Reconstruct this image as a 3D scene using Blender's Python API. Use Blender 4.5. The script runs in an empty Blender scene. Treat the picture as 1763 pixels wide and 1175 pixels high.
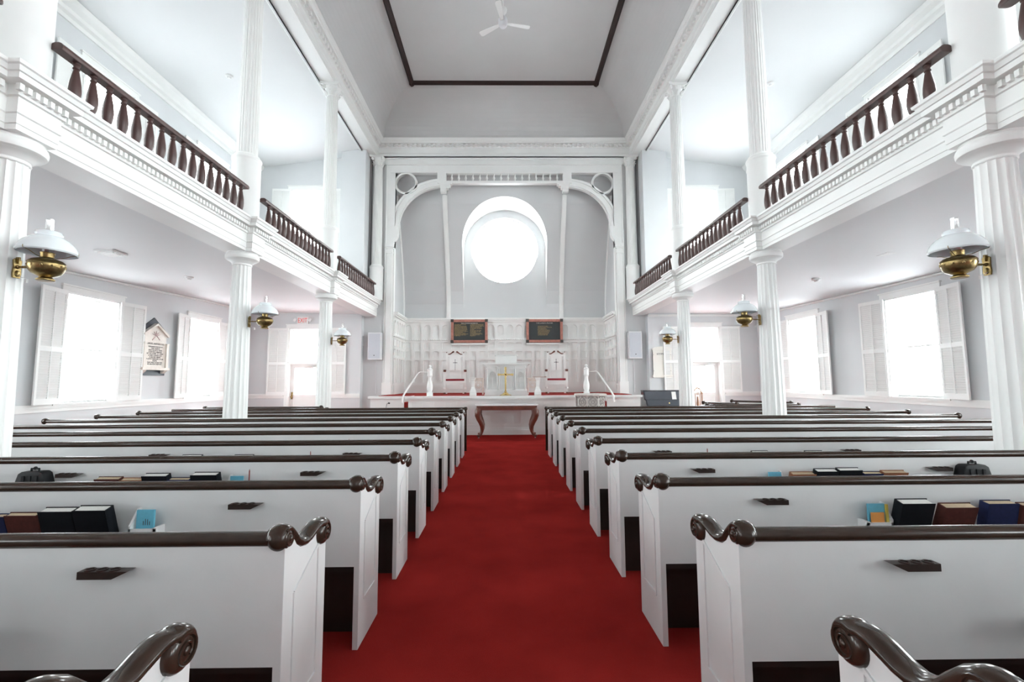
import bpy, bmesh, math, random
from mathutils import Matrix, Vector
random.seed(4)
S = bpy.context.scene
COL = S.collection
PI = math.pi

# ------------------------------------------------------------------ camera, sky, exposure
cam = bpy.data.cameras.new('camera')
cam.sensor_width = 36.0
cam.lens = 783.5 / 1763 * 36
cam.shift_x = (881.5 - 876.65) / 1763
cam.clip_start = 0.02
camo = bpy.data.objects.new('camera', cam)
COL.objects.link(camo)
PITCH = math.radians(5.039)
camo.matrix_world = (Matrix.Translation((-0.03, 0, 1.55)) @ Matrix.Rotation(-math.radians(0.6075), 4, 'Z')
                     @ Matrix.Rotation(PI / 2 + PITCH, 4, 'X') @ Matrix.Rotation(-math.radians(0.304), 4, 'Z'))
S.camera = camo

S.view_settings.view_transform = 'Standard'
S.view_settings.look = 'None'
S.view_settings.gamma = 1.0
S.view_settings.use_curve_mapping = False
S.view_settings.exposure = 0.78
S.cycles.max_bounces = 14
S.cycles.diffuse_bounces = 9
S.cycles.transparent_max_bounces = 16
S.cycles.sample_clamp_indirect = 6.0
S.cycles.denoising_input_passes = 'RGB_ALBEDO_NORMAL'
S.cycles.denoising_prefilter = 'ACCURATE'
S.cycles.denoising_quality = 'HIGH'
S.cycles.adaptive_threshold = 0.004
S.cycles.caustics_reflective = False
S.cycles.caustics_refractive = False

world = bpy.data.worlds.new('hazy_sky')
S.world = world
world.use_nodes = True
wn = world.node_tree
wn.nodes.clear()
w_out = wn.nodes.new('ShaderNodeOutputWorld')
w_bg = wn.nodes.new('ShaderNodeBackground')
w_tc = wn.nodes.new('ShaderNodeTexCoord')
w_sep = wn.nodes.new('ShaderNodeSeparateXYZ')
w_map = wn.nodes.new('ShaderNodeMapRange')
w_ramp = wn.nodes.new('ShaderNodeValToRGB')
wn.links.new(w_tc.outputs['Generated'], w_sep.inputs[0])
wn.links.new(w_sep.outputs['X'], w_map.inputs['Value'])
w_map.inputs['From Min'].default_value = -1
w_map.inputs['From Max'].default_value = 1
w_map.inputs['To Min'].default_value = 11.0
w_map.inputs['To Max'].default_value = 21.0
w_ramp.color_ramp.elements[0].position = 0.0
w_ramp.color_ramp.elements[0].color = (0.915, 0.985, 0.995, 1)
w_ramp.color_ramp.elements[1].position = 1.0
w_ramp.color_ramp.elements[1].color = (0.925, 0.985, 1.0, 1)
wn.links.new(w_sep.outputs['Z'], w_ramp.inputs['Fac'])
wn.links.new(w_ramp.outputs['Color'], w_bg.inputs['Color'])
wn.links.new(w_map.outputs['Result'], w_bg.inputs['Strength'])
wn.links.new(w_bg.outputs[0], w_out.inputs[0])


def portal(name, loc, rot, sx, sy):
    # sampling aid set in a window opening: it emits nothing itself, it only guides the sky light
    l = bpy.data.lights.new(name, 'AREA')
    l.shape = 'RECTANGLE'
    l.size, l.size_y = sx, sy
    l.cycles.is_portal = True
    o = bpy.data.objects.new(name, l)
    o.location = loc
    o.rotation_euler = rot
    COL.objects.link(o)


# ------------------------------------------------------------------ materials
M = {}


def mat(name, col, rough=0.5, metal=0.0, noise=0.0, nscale=8.0, bump=0.0, bscale=60.0, coat=0.0, spec=0.5, trans=0.0, sss=0.0):
    m = bpy.data.materials.new(name)
    m.use_nodes = True
    nt = m.node_tree
    b = nt.nodes['Principled BSDF']
    b.inputs['Base Color'].default_value = (*col, 1)
    b.inputs['Roughness'].default_value = rough
    b.inputs['Metallic'].default_value = metal
    b.inputs['Specular IOR Level'].default_value = spec
    b.inputs['Coat Weight'].default_value = coat
    b.inputs['Transmission Weight'].default_value = trans
    tc = nt.nodes.new('ShaderNodeTexCoord')
    if noise > 0:
        n = nt.nodes.new('ShaderNodeTexNoise')
        n.inputs['Scale'].default_value = nscale
        n.inputs['Detail'].default_value = 5
        nt.links.new(tc.outputs['Object'], n.inputs['Vector'])
        r = nt.nodes.new('ShaderNodeMapRange')
        r.inputs['From Min'].default_value = 0.3
        r.inputs['From Max'].default_value = 0.7
        r.inputs['To Min'].default_value = 1 - noise
        r.inputs['To Max'].default_value = 1 + noise
        nt.links.new(n.outputs['Fac'], r.inputs['Value'])
        mx = nt.nodes.new('ShaderNodeVectorMath')
        mx.operation = 'SCALE'
        mx.inputs[0].default_value = col
        nt.links.new(r.outputs['Result'], mx.inputs['Scale'])
        nt.links.new(mx.outputs[0], b.inputs['Base Color'])
    if bump > 0:
        n2 = nt.nodes.new('ShaderNodeTexNoise')
        n2.inputs['Scale'].default_value = bscale
        n2.inputs['Detail'].default_value = 4
        nt.links.new(tc.outputs['Object'], n2.inputs['Vector'])
        bp = nt.nodes.new('ShaderNodeBump')
        bp.inputs['Strength'].default_value = bump
        bp.inputs['Distance'].default_value = 0.01
        nt.links.new(n2.outputs['Fac'], bp.inputs['Height'])
        nt.links.new(bp.outputs[0], b.inputs['Normal'])
    M[name] = m
    return m


mat('trim_white', (0.835, 0.84, 0.825), 0.45, noise=0.015, nscale=3)
mat('wall_paint', (0.655, 0.67, 0.68), 0.7, noise=0.02, nscale=1.5, bump=0.05, bscale=30)
mat('niche_paint', (0.60, 0.61, 0.615), 0.75, noise=0.015, nscale=1.2)
mat('ceiling_paint', (0.60, 0.595, 0.59), 0.8, noise=0.03, nscale=0.6)
mat('aisle_ceiling', (0.74, 0.75, 0.755), 0.6, noise=0.01, nscale=1)
mat('pew_white', (0.69, 0.70, 0.70), 0.42, noise=0.03, nscale=4, bump=0.04, bscale=40)
mat('rail_brown', (0.034, 0.020, 0.014), 0.20, noise=0.12, nscale=14, spec=0.4)
mat('trim_brown', (0.035, 0.022, 0.02), 0.6, spec=0.2)
mat('gallery_carpet', (0.24, 0.235, 0.23), 0.95, noise=0.1, nscale=5)
mat('dark_brown', (0.022, 0.014, 0.012), 0.45, noise=0.1, nscale=10)
mat('baluster_brown', (0.072, 0.036, 0.032), 0.4, noise=0.1, nscale=10)
mat('cup_brown', (0.025, 0.013, 0.010), 0.35, noise=0.2, nscale=30, spec=0.35)
mat('carpet', (0.275, 0.021, 0.018), 1.0, noise=0.12, nscale=2.2, bump=0.6, bscale=260, spec=0.0)
mat('carpet_pale', (0.30, 0.032, 0.028), 0.95, noise=0.08, nscale=12, bump=0.6, bscale=260, spec=0.1)
mat('brass', (0.27, 0.195, 0.085), 0.3, metal=1.0, noise=0.25, nscale=40, bump=0.15, bscale=60)
mat('gold', (0.85, 0.66, 0.30), 0.25, metal=1.0, noise=0.05, nscale=30)
mat('milk_glass', (0.80, 0.85, 0.87), 0.12, noise=0.0, spec=0.6)
mat('mahogany', (0.13, 0.035, 0.02), 0.3, noise=0.3, nscale=9, coat=0.4)
mat('walnut', (0.28, 0.13, 0.07), 0.45, noise=0.3, nscale=12)
mat('carved_wood', (0.45, 0.26, 0.16), 0.5, noise=0.2, nscale=20)
mat('marble_white', (0.78, 0.78, 0.78), 0.25, noise=0.04, nscale=5)
mat('stone', (0.62, 0.59, 0.56), 0.6, noise=0.08, nscale=12)
mat('stone_dark', (0.36, 0.33, 0.31), 0.7, noise=0.1, nscale=12)
mat('slate', (0.035, 0.045, 0.06), 0.35, noise=0.15, nscale=9)
mat('plaque_stone', (0.72, 0.66, 0.60), 0.45, noise=0.06, nscale=14)
mat('ink', (0.05, 0.045, 0.05), 0.7)
mat('pink_ink', (0.55, 0.40, 0.38), 0.6)
mat('slate_board', (0.03, 0.036, 0.038), 0.5, noise=0.05, nscale=5)
mat('frame_pink', (0.40, 0.17, 0.13), 0.45, noise=0.18, nscale=14)
mat('frame_corner', (0.06, 0.05, 0.045), 0.5)
mat('text_gold', (0.50, 0.36, 0.16), 0.5)
mat('text_white', (0.8, 0.78, 0.72), 0.6)
mat('velvet', (0.26, 0.008, 0.02), 0.8, noise=0.05, nscale=30)
mat('speaker_white', (0.76, 0.77, 0.79), 0.5)
mat('grille', (0.60, 0.63, 0.68), 0.6, bump=0.5, bscale=300)
mat('black_lacquer', (0.025, 0.028, 0.035), 0.25, coat=0.5)
mat('black_plastic', (0.012, 0.013, 0.015), 0.5, spec=0.25)
mat('lacquer_sheen', (0.07, 0.08, 0.095), 0.25)  # black lacquer again, with the front's grey sheen painted into the base colour
mat('ivory', (0.8, 0.78, 0.72), 0.3)
mat('paper', (0.82, 0.82, 0.80), 0.7)
mat('page_white', (0.72, 0.72, 0.69), 0.8, noise=0.04, nscale=90)
mat('page_tan', (0.50, 0.40, 0.27), 0.8, noise=0.08, nscale=90)
mat('cover_black', (0.006, 0.008, 0.011), 0.55, noise=0.1, nscale=50, spec=0.15)
mat('cover_navy', (0.014, 0.02, 0.065), 0.55, noise=0.1, nscale=50, spec=0.15)
mat('cover_brown', (0.075, 0.024, 0.02), 0.6, noise=0.15, nscale=40, spec=0.15)
mat('cover_tan', (0.26, 0.11, 0.06), 0.6, noise=0.15, nscale=40, spec=0.15)
mat('card_blue', (0.12, 0.42, 0.56), 0.6, noise=0.05, nscale=60)
mat('card_orange', (0.68, 0.28, 0.06), 0.6)
mat('card_yellow', (0.62, 0.47, 0.08), 0.6)
mat('pencil_red', (0.25, 0.06, 0.05), 0.5)
mat('nickel', (0.6, 0.58, 0.54), 0.3, metal=1.0)
mat('exit_red', (0.85, 0.06, 0.05), 0.5)
mat('plastic_white', (0.78, 0.78, 0.77), 0.4)
mat('ground_bounce', (0.5, 0.51, 0.53), 0.9)  # outdoor ground, its pale grey set to bounce sky light onto the ceilings
mat('gap_shade', (0.05, 0.055, 0.06), 0.9)
m = bpy.data.materials.new('window_glass')
m.use_nodes = True
nt = m.node_tree
nt.nodes.clear()
o_ = nt.nodes.new('ShaderNodeOutputMaterial')
mixs = nt.nodes.new('ShaderNodeMixShader')
tr = nt.nodes.new('ShaderNodeBsdfTransparent')
gl = nt.nodes.new('ShaderNodeBsdfGlossy')
gl.inputs['Roughness'].default_value = 0.02
mixs.inputs[0].default_value = 0.06
nt.links.new(tr.outputs[0], mixs.inputs[1])
nt.links.new(gl.outputs[0], mixs.inputs[2])
nt.links.new(mixs.outputs[0], o_.inputs[0])
M['window_glass'] = m
m2 = m.copy()
m2.name = 'clear_glass'
m2.node_tree.nodes['Mix Shader'].inputs[0].default_value = 0.22
M['clear_glass'] = m2


# ------------------------------------------------------------------ mesh builder
class MB:
    def __init__(s):
        s.v = []
        s.f = []
        s.mi = []
        s.T = Matrix.Identity(4)
        s.m = 0

    def _add(s, vs, fs):
        n = len(s.v)
        flip = s.T.determinant() < 0
        for p in vs:
            s.v.append(tuple(s.T @ Vector(p)))
        for f in fs:
            g = [n + i for i in f]
            if flip:
                g.reverse()
            s.f.append(g)
            s.mi.append(s.m)
        return s

    def box(s, x0, x1, y0, y1, z0, z1):
        return s._add([(x0, y0, z0), (x1, y0, z0), (x1, y1, z0), (x0, y1, z0), (x0, y0, z1), (x1, y0, z1), (x1, y1, z1), (x0, y1, z1)],
                      [(0, 3, 2, 1), (4, 5, 6, 7), (0, 1, 5, 4), (1, 2, 6, 5), (2, 3, 7, 6), (3, 0, 4, 7)])

    def quad(s, a, b, c, d):
        return s._add([a, b, c, d], [(0, 1, 2, 3)])

    def lathe(s, prof, n=24, c=(0, 0, 0), caps=True, fn=None):
        vs = []
        for (r, z) in prof:
            for i in range(n):
                a = 2 * PI * i / n
                rr = fn(r, a) if fn else r
                vs.append((c[0] + rr * math.cos(a), c[1] + rr * math.sin(a), c[2] + z))
        fs = []
        for k in range(len(prof) - 1):
            for i in range(n):
                j = (i + 1) % n
                fs.append((k * n + i, k * n + j, (k + 1) * n + j, (k + 1) * n + i))
        if caps:
            fs.append(tuple(range(n))[::-1])
            fs.append(tuple((len(prof) - 1) * n + i for i in range(n)))
        return s._add(vs, fs)

    def prism(s, poly, a0, a1, axis='y'):
        # poly in the two other axes, extruded along axis
        n = len(poly)
        def P(p, a):
            if axis == 'y':
                return (p[0], a, p[1])
            if axis == 'x':
                return (a, p[0], p[1])
            return (p[0], p[1], a)
        vs = [P(p, a0) for p in poly] + [P(p, a1) for p in poly]
        fs = [tuple(range(n)), tuple(range(2 * n - 1, n - 1, -1))]
        for i in range(n):
            j = (i + 1) % n
            fs.append((i, n + i, n + j, j))
        return s._add(vs, fs)

    def ring(s, cx, cz, r0, r1, y0, y1, a0=0, a1=2 * PI, n=48):
        full = abs(a1 - a0 - 2 * PI) < 1e-6
        k = n if full else n + 1
        vs = []
        for i in range(k):
            a = a0 + (a1 - a0) * i / n
            for (r, y) in ((r0, y0), (r1, y0), (r1, y1), (r0, y1)):
                vs.append((cx + r * math.cos(a), y, cz + r * math.sin(a)))
        fs = []
        for i in range(n):
            j = (i + 1) % k
            for q in range(4):
                p = (q + 1) % 4
                fs.append((i * 4 + q, i * 4 + p, j * 4 + p, j * 4 + q))
        if not full:
            fs.append((0, 3, 2, 1))
            fs.append((4 * n, 4 * n + 1, 4 * n + 2, 4 * n + 3))
        return s._add(vs, fs)

    def tube(s, path, r, n=10, closed=False, sq=None, up=None):
        path = [Vector(p) for p in path]
        m_ = len(path)
        rs = r if isinstance(r, (list, tuple)) else [r] * m_
        vs = []
        prev = None
        for i, p in enumerate(path):
            t = (path[min(i + 1, m_ - 1)] - path[max(i - 1, 0)])
            t = t.normalized() if t.length > 1e-9 else Vector((0, 0, 1))
            u = Vector(up) if up else (prev if prev is not None else (Vector((0, 0, 1)) if abs(t.z) < 0.9 else Vector((1, 0, 0))))
            a = (u - t * u.dot(t))
            a = a.normalized() if a.length > 1e-6 else t.orthogonal().normalized()
            b = t.cross(a)
            prev = a
            for k in range(n):
                g = 2 * PI * k / n
                sa, sb = (1, 1) if not sq else sq
                vs.append(tuple(p + a * math.cos(g) * rs[i] * sa + b * math.sin(g) * rs[i] * sb))
        fs = []
        for i in range(m_ - 1):
            for k in range(n):
                l = (k + 1) % n
                fs.append((i * n + k, i * n + l, (i + 1) * n + l, (i + 1) * n + k))
        fs.append(tuple(range(n))[::-1])
        fs.append(tuple((m_ - 1) * n + k for k in range(n)))
        return s._add(vs, fs)

    def sphere(s, c, r, n=12, sc=(1, 1, 1)):
        vs = []
        m_ = max(6, n // 2 + 1)
        for i in range(1, m_):
            th = PI * i / m_
            for k in range(n):
                g = 2 * PI * k / n
                vs.append((c[0] + r * sc[0] * math.sin(th) * math.cos(g), c[1] + r * sc[1] * math.sin(th) * math.sin(g), c[2] + r * sc[2] * math.cos(th)))
        fs = []
        for i in range(m_ - 2):
            for k in range(n):
                l = (k + 1) % n
                fs.append((i * n + k, (i + 1) * n + k, (i + 1) * n + l, i * n + l))
        vs.append((c[0], c[1], c[2] + r * sc[2]))
        vs.append((c[0], c[1], c[2] - r * sc[2]))
        t = (m_ - 1) * n
        for k in range(n):
            l = (k + 1) % n
            fs.append((t, k, l))
            fs.append((t + 1, (m_ - 2) * n + l, (m_ - 2) * n + k))
        return s._add(vs, fs)

    def cell(s, x0, x1, z0, z1, inner, depth, back=True):
        """flat face in plane y=0 (facing -y) spanning the rectangle, with a recess/hole shaped like the
        polygon inner (x,z), sunk to +y depth"""
        cx = sum(p[0] for p in inner) / len(inner)
        cz = sum(p[1] for p in inner) / len(inner)
        angs = {}
        for p in [(x0, z0), (x1, z0), (x1, z1), (x0, z1)] + list(inner):
            a = math.atan2(p[1] - cz, p[0] - cx)
            angs[round(a, 5)] = a
        al = [angs[k] for k in sorted(angs)]

        def hit(poly, a):
            d = (math.cos(a), math.sin(a))
            best = 0
            n = len(poly)
            for i in range(n):
                ax, az = poly[i][0] - cx, poly[i][1] - cz
                bx, bz = poly[(i + 1) % n][0] - cx, poly[(i + 1) % n][1] - cz
                ex, ez = bx - ax, bz - az
                den = d[0] * ez - d[1] * ex
                if abs(den) < 1e-12:
                    continue
                t = (ax * ez - az * ex) / den
                u = (ax * d[1] - az * d[0]) / den
                if t > 0 and -1e-6 <= u <= 1 + 1e-6:
                    best = max(best, t)
            return (cx + d[0] * best, cz + d[1] * best)
        rect = [(x0, z0), (x1, z0), (x1, z1), (x0, z1)]
        R = [hit(rect, a) for a in al]
        I = [hit(inner, a) for a in al]
        n = len(al)
        vs = [(p[0], 0, p[1]) for p in R] + [(p[0], 0, p[1]) for p in I] + [(p[0], depth, p[1]) for p in I]
        fs = []
        for i in range(n):
            j = (i + 1) % n
            fs.append((i, j, n + j, n + i))
            fs.append((n + i, n + j, 2 * n + j, 2 * n + i))
        if back:
            fs.append(tuple(2 * n + i for i in range(n)))
        return s._add(vs, fs)

    def build(s, name, material, parent=None, smooth=35, loc=None, bevel=0, recalc=True):
        me = bpy.data.meshes.new(name)
        me.from_pydata(s.v, [], s.f)
        mats = material if isinstance(material, (list, tuple)) else [material]
        for k in mats:
            me.materials.append(M[k])
        if len(mats) > 1:
            me.polygons.foreach_set('material_index', s.mi)
        if recalc or bevel:
            bm = bmesh.new()
            bm.from_mesh(me)
            if recalc:
                bmesh.ops.recalc_face_normals(bm, faces=bm.faces)
            if bevel:
                es = [e for e in bm.edges if len(e.link_faces) == 2 and e.calc_face_angle(0) > 0.6]
                bmesh.ops.bevel(bm, geom=es, offset=bevel, segments=2, affect='EDGES', profile=0.6)
            bm.to_mesh(me)
            bm.free()
        if smooth:
            me.polygons.foreach_set('use_smooth', [True] * len(me.polygons))
            me.set_sharp_from_angle(angle=math.radians(smooth))
        me.update()
        o = bpy.data.objects.new(name, me)
        COL.objects.link(o)
        if parent is not None:
            o.parent = parent
        if loc:
            o.location = loc
        return o


def tag(o, label=None, cat=None, group=None, kind=None):
    if label:
        o['label'] = label
    if cat:
        o['category'] = cat
    if group:
        o['group'] = group
    if kind:
        o['kind'] = kind
    return o


def thing(name, label, cat, loc=(0, 0, 0), rz=0, group=None):
    o = bpy.data.objects.new(name, None)
    o.empty_display_size = 0.1
    COL.objects.link(o)
    o.location = loc
    o.rotation_euler = (0, 0, rz)
    return tag(o, label, cat, group)


def copy_tree(o, parent=None):
    c = o.copy()
    COL.objects.link(c)
    if parent is not None:
        c.parent = parent
    for ch in CH.get(o.name, []):
        CH.setdefault(c.name, []).append(copy_tree(ch, c))
    return c


CH = {}


def index_children():
    CH.clear()
    for o in bpy.data.objects:
        if o.parent:
            CH.setdefault(o.parent.name, []).append(o)


def st(mb, name, material, parent=None, **k):
    o = mb.build(name, material, parent, **k)
    if parent is None:
        o['kind'] = 'structure'
    return o


def text_part(name, body, size, matrix, material, parent, align='CENTER', line=1.0, ext=0.001, width=None):
    cu = bpy.data.curves.new(name, 'FONT')
    cu.body = body
    cu.size = size
    cu.align_x = align
    cu.space_line = line
    cu.extrude = ext
    cu.resolution_u = 2
    t = bpy.data.objects.new(name + '_src', cu)
    COL.objects.link(t)
    dg = bpy.context.evaluated_depsgraph_get()
    dg.update()
    me = bpy.data.meshes.new_from_object(t.evaluated_get(dg))
    COL.objects.unlink(t)
    bpy.data.objects.remove(t)
    if width:
        xs = [v.co.x for v in me.vertices]
        w = max(xs) - min(xs)
        me.transform(Matrix.Diagonal((width / w, 1, 1, 1)))
    me.transform(matrix)
    me.materials.clear()
    me.materials.append(M[material])
    o = bpy.data.objects.new(name, me)
    COL.objects.link(o)
    o.parent = parent
    return o


RX = Matrix.Rotation(PI / 2, 4, 'X')          # text facing -y
T3 = Matrix.Translation

# ------------------------------------------------------------------ dimensions
YB = -7.0          # wall behind the camera
XW = 8.6           # side walls
YA = 15.35         # end wall of side aisles and galleries
YN = 15.6          # end wall of nave
YC = 17.4          # back of the niche
XC = 4.6           # column axis
COLY = [0.33, 4.08, 7.84, 11.6]
ZP = 1.12          # platform height
ZC = 1.13          # chair rail
ZG = 4.33          # top of gallery front
WY = [9.5, 13.0, 6.0, 2.5, -1.0, -4.5]   # side windows

# ------------------------------------------------------------------ floor and shell
b = MB()
b.box(-9.2, 9.2, YB - 0.3, 18.2, -0.3, 0)
st(b, 'floor', 'carpet', smooth=0)
b = MB()
b.box(-60, 60, -60, 80, -1.2, -0.9)
g = st(b, 'ground', 'ground_bounce', smooth=0)


def wall_plane(mb, holes, a0, a1, z0, z1, put):
    As = sorted({a0, a1, *[h[0] for h in holes], *[h[1] for h in holes]})
    Zs = sorted({z0, z1, *[h[2] for h in holes], *[h[3] for h in holes]})
    for i in range(len(As) - 1):
        for k in range(len(Zs) - 1):
            am, zm = (As[i] + As[i + 1]) / 2, (Zs[k] + Zs[k + 1]) / 2
            if any(h[0] < am < h[1] and h[2] < zm < h[3] for h in holes):
                continue
            put(As[i], As[i + 1], Zs[k], Zs[k + 1])


WZ0, WZ1 = 1.17, 3.34     # lower windows
UZ0, UZ1 = 5.35, 8.15     # gallery windows
HW = 0.625
for s, nm in ((-1, 'wall_left'), (1, 'wall_right')):
    holes = []
    for y in WY:
        holes.append((y - HW, y + HW, WZ0, WZ1))
        holes.append((y - HW, y + HW, UZ0, UZ1))
    b = MB()
    x0, x1 = (XW, XW + 0.35) if s > 0 else (-XW - 0.35, -XW)
    wall_plane(b, holes, YB, YA + 0.3, 0, 12.2, lambda a, c, z, w: b.box(x0, x1, a, c, z, w))
    st(b, nm, 'wall_paint', smooth=0)
b = MB()
b.box(-9, 9, YB - 0.3, YB, 0, 12.2)
st(b, 'wall_back', 'wall_paint', smooth=0)
# end wall of aisles + galleries
DX = 6.65
for s, nm in ((-1, 'wall_end_left'), (1, 'wall_end_right')):
    b = MB()
    holes = [(DX - HW, DX + HW, 0, 3.36), (DX + 0.12 - HW, DX + 0.12 + HW, UZ0, 8.2)]
    def put(a, c, z, w):
        if s > 0:
            b.box(a, c, YA, YA + 0.35, z, w)
        else:
            b.box(-c, -a, YA, YA + 0.35, z, w)
    wall_plane(b, holes, 4.86, XW, 0, 12.2, put)
    st(b, nm, 'wall_paint', smooth=0)
# nave end wall beside and above the niche
b = MB()
for s in (-1, 1):
    b.box(min(s * 3.9, s * 4.86), max(s * 3.9, s * 4.86), YN, YN + 0.15, 0, 12.2)
b.box(-3.9, 3.9, YN, YN + 0.15, 9.0, 12.2)
st(b, 'wall_nave_end', 'niche_paint', smooth=0)
# box-like closet beside the nave end, above the galleries
for s, nm in ((-1, 'wall_closet_left'), (1, 'wall_closet_right')):
    b = MB()
    b.box(min(s * 4.72, s * 5.55), max(s * 4.72, s * 5.55), 14.95, 15.45, ZG - 0.3, 9.6)
    st(b, nm, 'wall_paint', smooth=0)
b = MB()
for s in (-1, 1):
    b.box(min(s * 4.675, s * 4.69), max(s * 4.675, s * 4.69), 15.58, 15.60, ZG, 9.35)
st(b, 'crack_shade', 'gap_shade', smooth=0)  # dark strips drawn in for the shaded crack beside each closet
# unseen outer roof slab, added to stop sky light leaking in
b = MB()
b.box(-9.2, 9.2, YB - 0.3, 18.2, 12.2, 12.4)
st(b, 'ceiling', 'ceiling_paint', smooth=0)

# ------------------------------------------------------------------ nave ceiling with coves
b = MB()
N = 14
loops = []
for i in range(N + 1):
    t = PI / 2 * i / N
    X = 3.07 + 1.18 * math.cos(t)
    Y = 14.25 + 1.2 * math.cos(t)
    Z = 10.1 + 1.3 * math.sin(t)
    loops.append([(-X, YB, Z), (-X, Y, Z), (X, Y, Z), (X, YB, Z)])
for i in range(N):
    p, q = loops[i], loops[i + 1]
    for k in range(3):
        b.quad(p[k], p[k + 1], q[k + 1], q[k])
st(b, 'ceiling_cove', 'ceiling_paint', smooth=50, recalc=False)
b = MB()
b.box(-3.1, 3.1, YB, 14.28, 11.4, 11.45)
st(b, 'ceiling_flat', 'ceiling_paint', smooth=0)
b = MB()
for s in (-1, 1):
    b.prism([(s * 3.13, 11.41), (s * 3.13, 11.35), (s * 3.07, 11.30), (s * 3.0, 11.34), (s * 2.97, 11.41)], YB, 14.35, 'y')
b.prism([(14.31, 11.41), (14.31, 11.35), (14.25, 11.30), (14.18, 11.34), (14.15, 11.41)], -3.13, 3.13, 'x')
st(b, 'trim_2', 'trim_brown', smooth=0)

# gallery ceilings (upper) and aisle ceilings (under the galleries)
for s, nm in ((-1, 'left'), (1, 'right')):
    b = MB()
    b.quad((s * 4.86, YB, 9.47), (s * XW, YB, 9.0), (s * XW, YA, 9.0), (s * 4.86, YA, 9.47))
    st(b, 'ceiling_gallery_' + nm, 'aisle_ceiling', smooth=0)
    b = MB()
    ys = [YB + (YA - YB) * i / 24 for i in range(25)]

    def zw(y):
        if s < 0:
            return 3.74 + 0.19 * min(1, max(0, (y - 8.5) / 5.0))
        return 3.65 + 0.13 * min(1, max(0, (y - 9.5) / 6.0))
    for i in range(24):
        for k in range(4):
            xa = 4.8 + (XW - 4.8) * k / 4
            xb = 4.8 + (XW - 4.8) * (k + 1) / 4
            f = lambda x, y: 3.84 + (zw(y) - 3.84) * (x - 4.8) / (XW - 4.8)
            b.quad((s * xa, ys[i], f(xa, ys[i])), (s * xb, ys[i], f(xb, ys[i])),
                   (s * xb, ys[i + 1], f(xb, ys[i + 1])), (s * xa, ys[i + 1], f(xa, ys[i + 1])))
    st(b, 'ceiling_aisle_' + nm, 'aisle_ceiling', smooth=60)
    # gallery deck
    b = MB()
    b.box(min(s * 4.6, s * XW), max(s * 4.6, s * XW), YB, YA, 4.1, 4.3)
    st(b, 'floor_gallery_' + nm, 'gallery_carpet', smooth=0)
    # small bead where wall meets aisle ceiling
    b = MB()
    b.tube([(s * (XW - 0.02), y, zw(y) - 0.03) for y in ys], 0.03, 6)
    b.box(min(s * 4.87, s * XW), max(s * 4.87, s * XW), YA - 0.04, YA, zw(15) - 0.05, zw(15) + 0.02)
    st(b, 'trim_3' if s < 0 else 'trim_4', 'trim_white')
    # gallery wall cornice
    b = MB()
    prof = [(0, 8.66), (0.03, 8.66), (0.04, 8.74), (0.1, 8.78), (0.11, 8.86), (0.2, 8.93), (0.24, 9.02), (0, 9.02)]
    b.prism([(s * (XW - p), z) for p, z in prof], YB, YA, 'y')
    st(b, 'trim_5' if s < 0 else 'trim_6', 'trim_white', smooth=20)
    # chair rail
    b = MB()
    b.box(min(s * (XW - 0.05), s * XW), max(s * (XW - 0.05), s * XW), YB, YA, ZC - 0.04, ZC + 0.03)
    b.box(min(s * (XW - 0.025), s * XW), max(s * (XW - 0.025), s * XW), YB, YA, ZC - 0.11, ZC - 0.04)
    for a, c in ((7.4, XW), (4.87, 5.85)):
        b.box(min(s * a, s * c), max(s * a, s * c), YA - 0.05, YA, ZC - 0.04, ZC + 0.03)
        b.box(min(s * a, s * c), max(s * a, s * c), YA - 0.025, YA, ZC - 0.11, ZC - 0.04)
    st(b, 'trim_7' if s < 0 else 'trim_8', 'trim_white', smooth=0)
    # baseboards
    b = MB()
    b.box(min(s * (XW - 0.03), s * XW), max(s * (XW - 0.03), s * XW), YB, YA, 0, 0.2)
    st(b, 'baseboard_left' if s < 0 else 'baseboard_right', 'trim_white', smooth=0)

# ------------------------------------------------------------------ gallery fronts
GF = 4.43
gprof = [(0.0, 3.79), (0.0, 3.84), (0.008, 3.845), (0.008, 3.93), (0.02, 3.94), (0.02, 3.955), (0.012, 3.96), (0.012, 4.085),
         (0.035, 4.09), (0.035, 4.185), (0.05, 4.19), (0.115, 4.195), (0.12, 4.245), (0.135, 4.25), (0.15, 4.29), (0.165, 4.30), (0.17, 4.33)]


def gal_poly(s, dx, close):
    return [(s * (GF - dx - p), z) for p, z in gprof] + [(s * close, 4.33), (s * close, 3.79)]


gi = 0
for s, nm in ((-1, 'left'), (1, 'right')):
    b = MB()
    b.prism(gal_poly(s, 0, 4.84), YB, YN, 'y')
    for yc in COLY + [-3.4]:
        vs, fs = [], []
        for p, z in gprof:
            xo = s * (GF - 0.10 - p)
            for (xx, yy) in ((s * 4.5, yc - 0.205 - p), (xo, yc - 0.205 - p), (xo, yc + 0.165 + p), (s * 4.5, yc + 0.165 + p)):
                vs.append((xx, yy, z))
        n = len(gprof)
        for k in range(n - 1):
            for i in range(3):
                fs.append((4 * k + i, 4 * k + i + 1, 4 * k + 5 + i, 4 * k + 4 + i))
        fs += [(3, 2, 1, 0), (4 * n - 4, 4 * n - 3, 4 * n - 2, 4 * n - 1)]
        b._add(vs, fs)
    # the part of the entablature that closes against the nave end wall
    root = st(b, 'trim_gallery_' + nm, 'trim_white', smooth=18)
    d = MB()
    y = YB
    while y < YN - 0.1:
        near = [yc for yc in COLY if abs(y + 0.04 - yc) < 0.23]
        dx = 0.10 if near else 0
        d.box(min(s * (GF - dx - 0.035), s * (GF - dx - 0.075)), max(s * (GF - dx - 0.035), s * (GF - dx - 0.075)), y, y + 0.038, 4.12, 4.178)
        y += 0.068
    d.build('dentil_course', 'trim_white', root, smooth=0)

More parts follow.
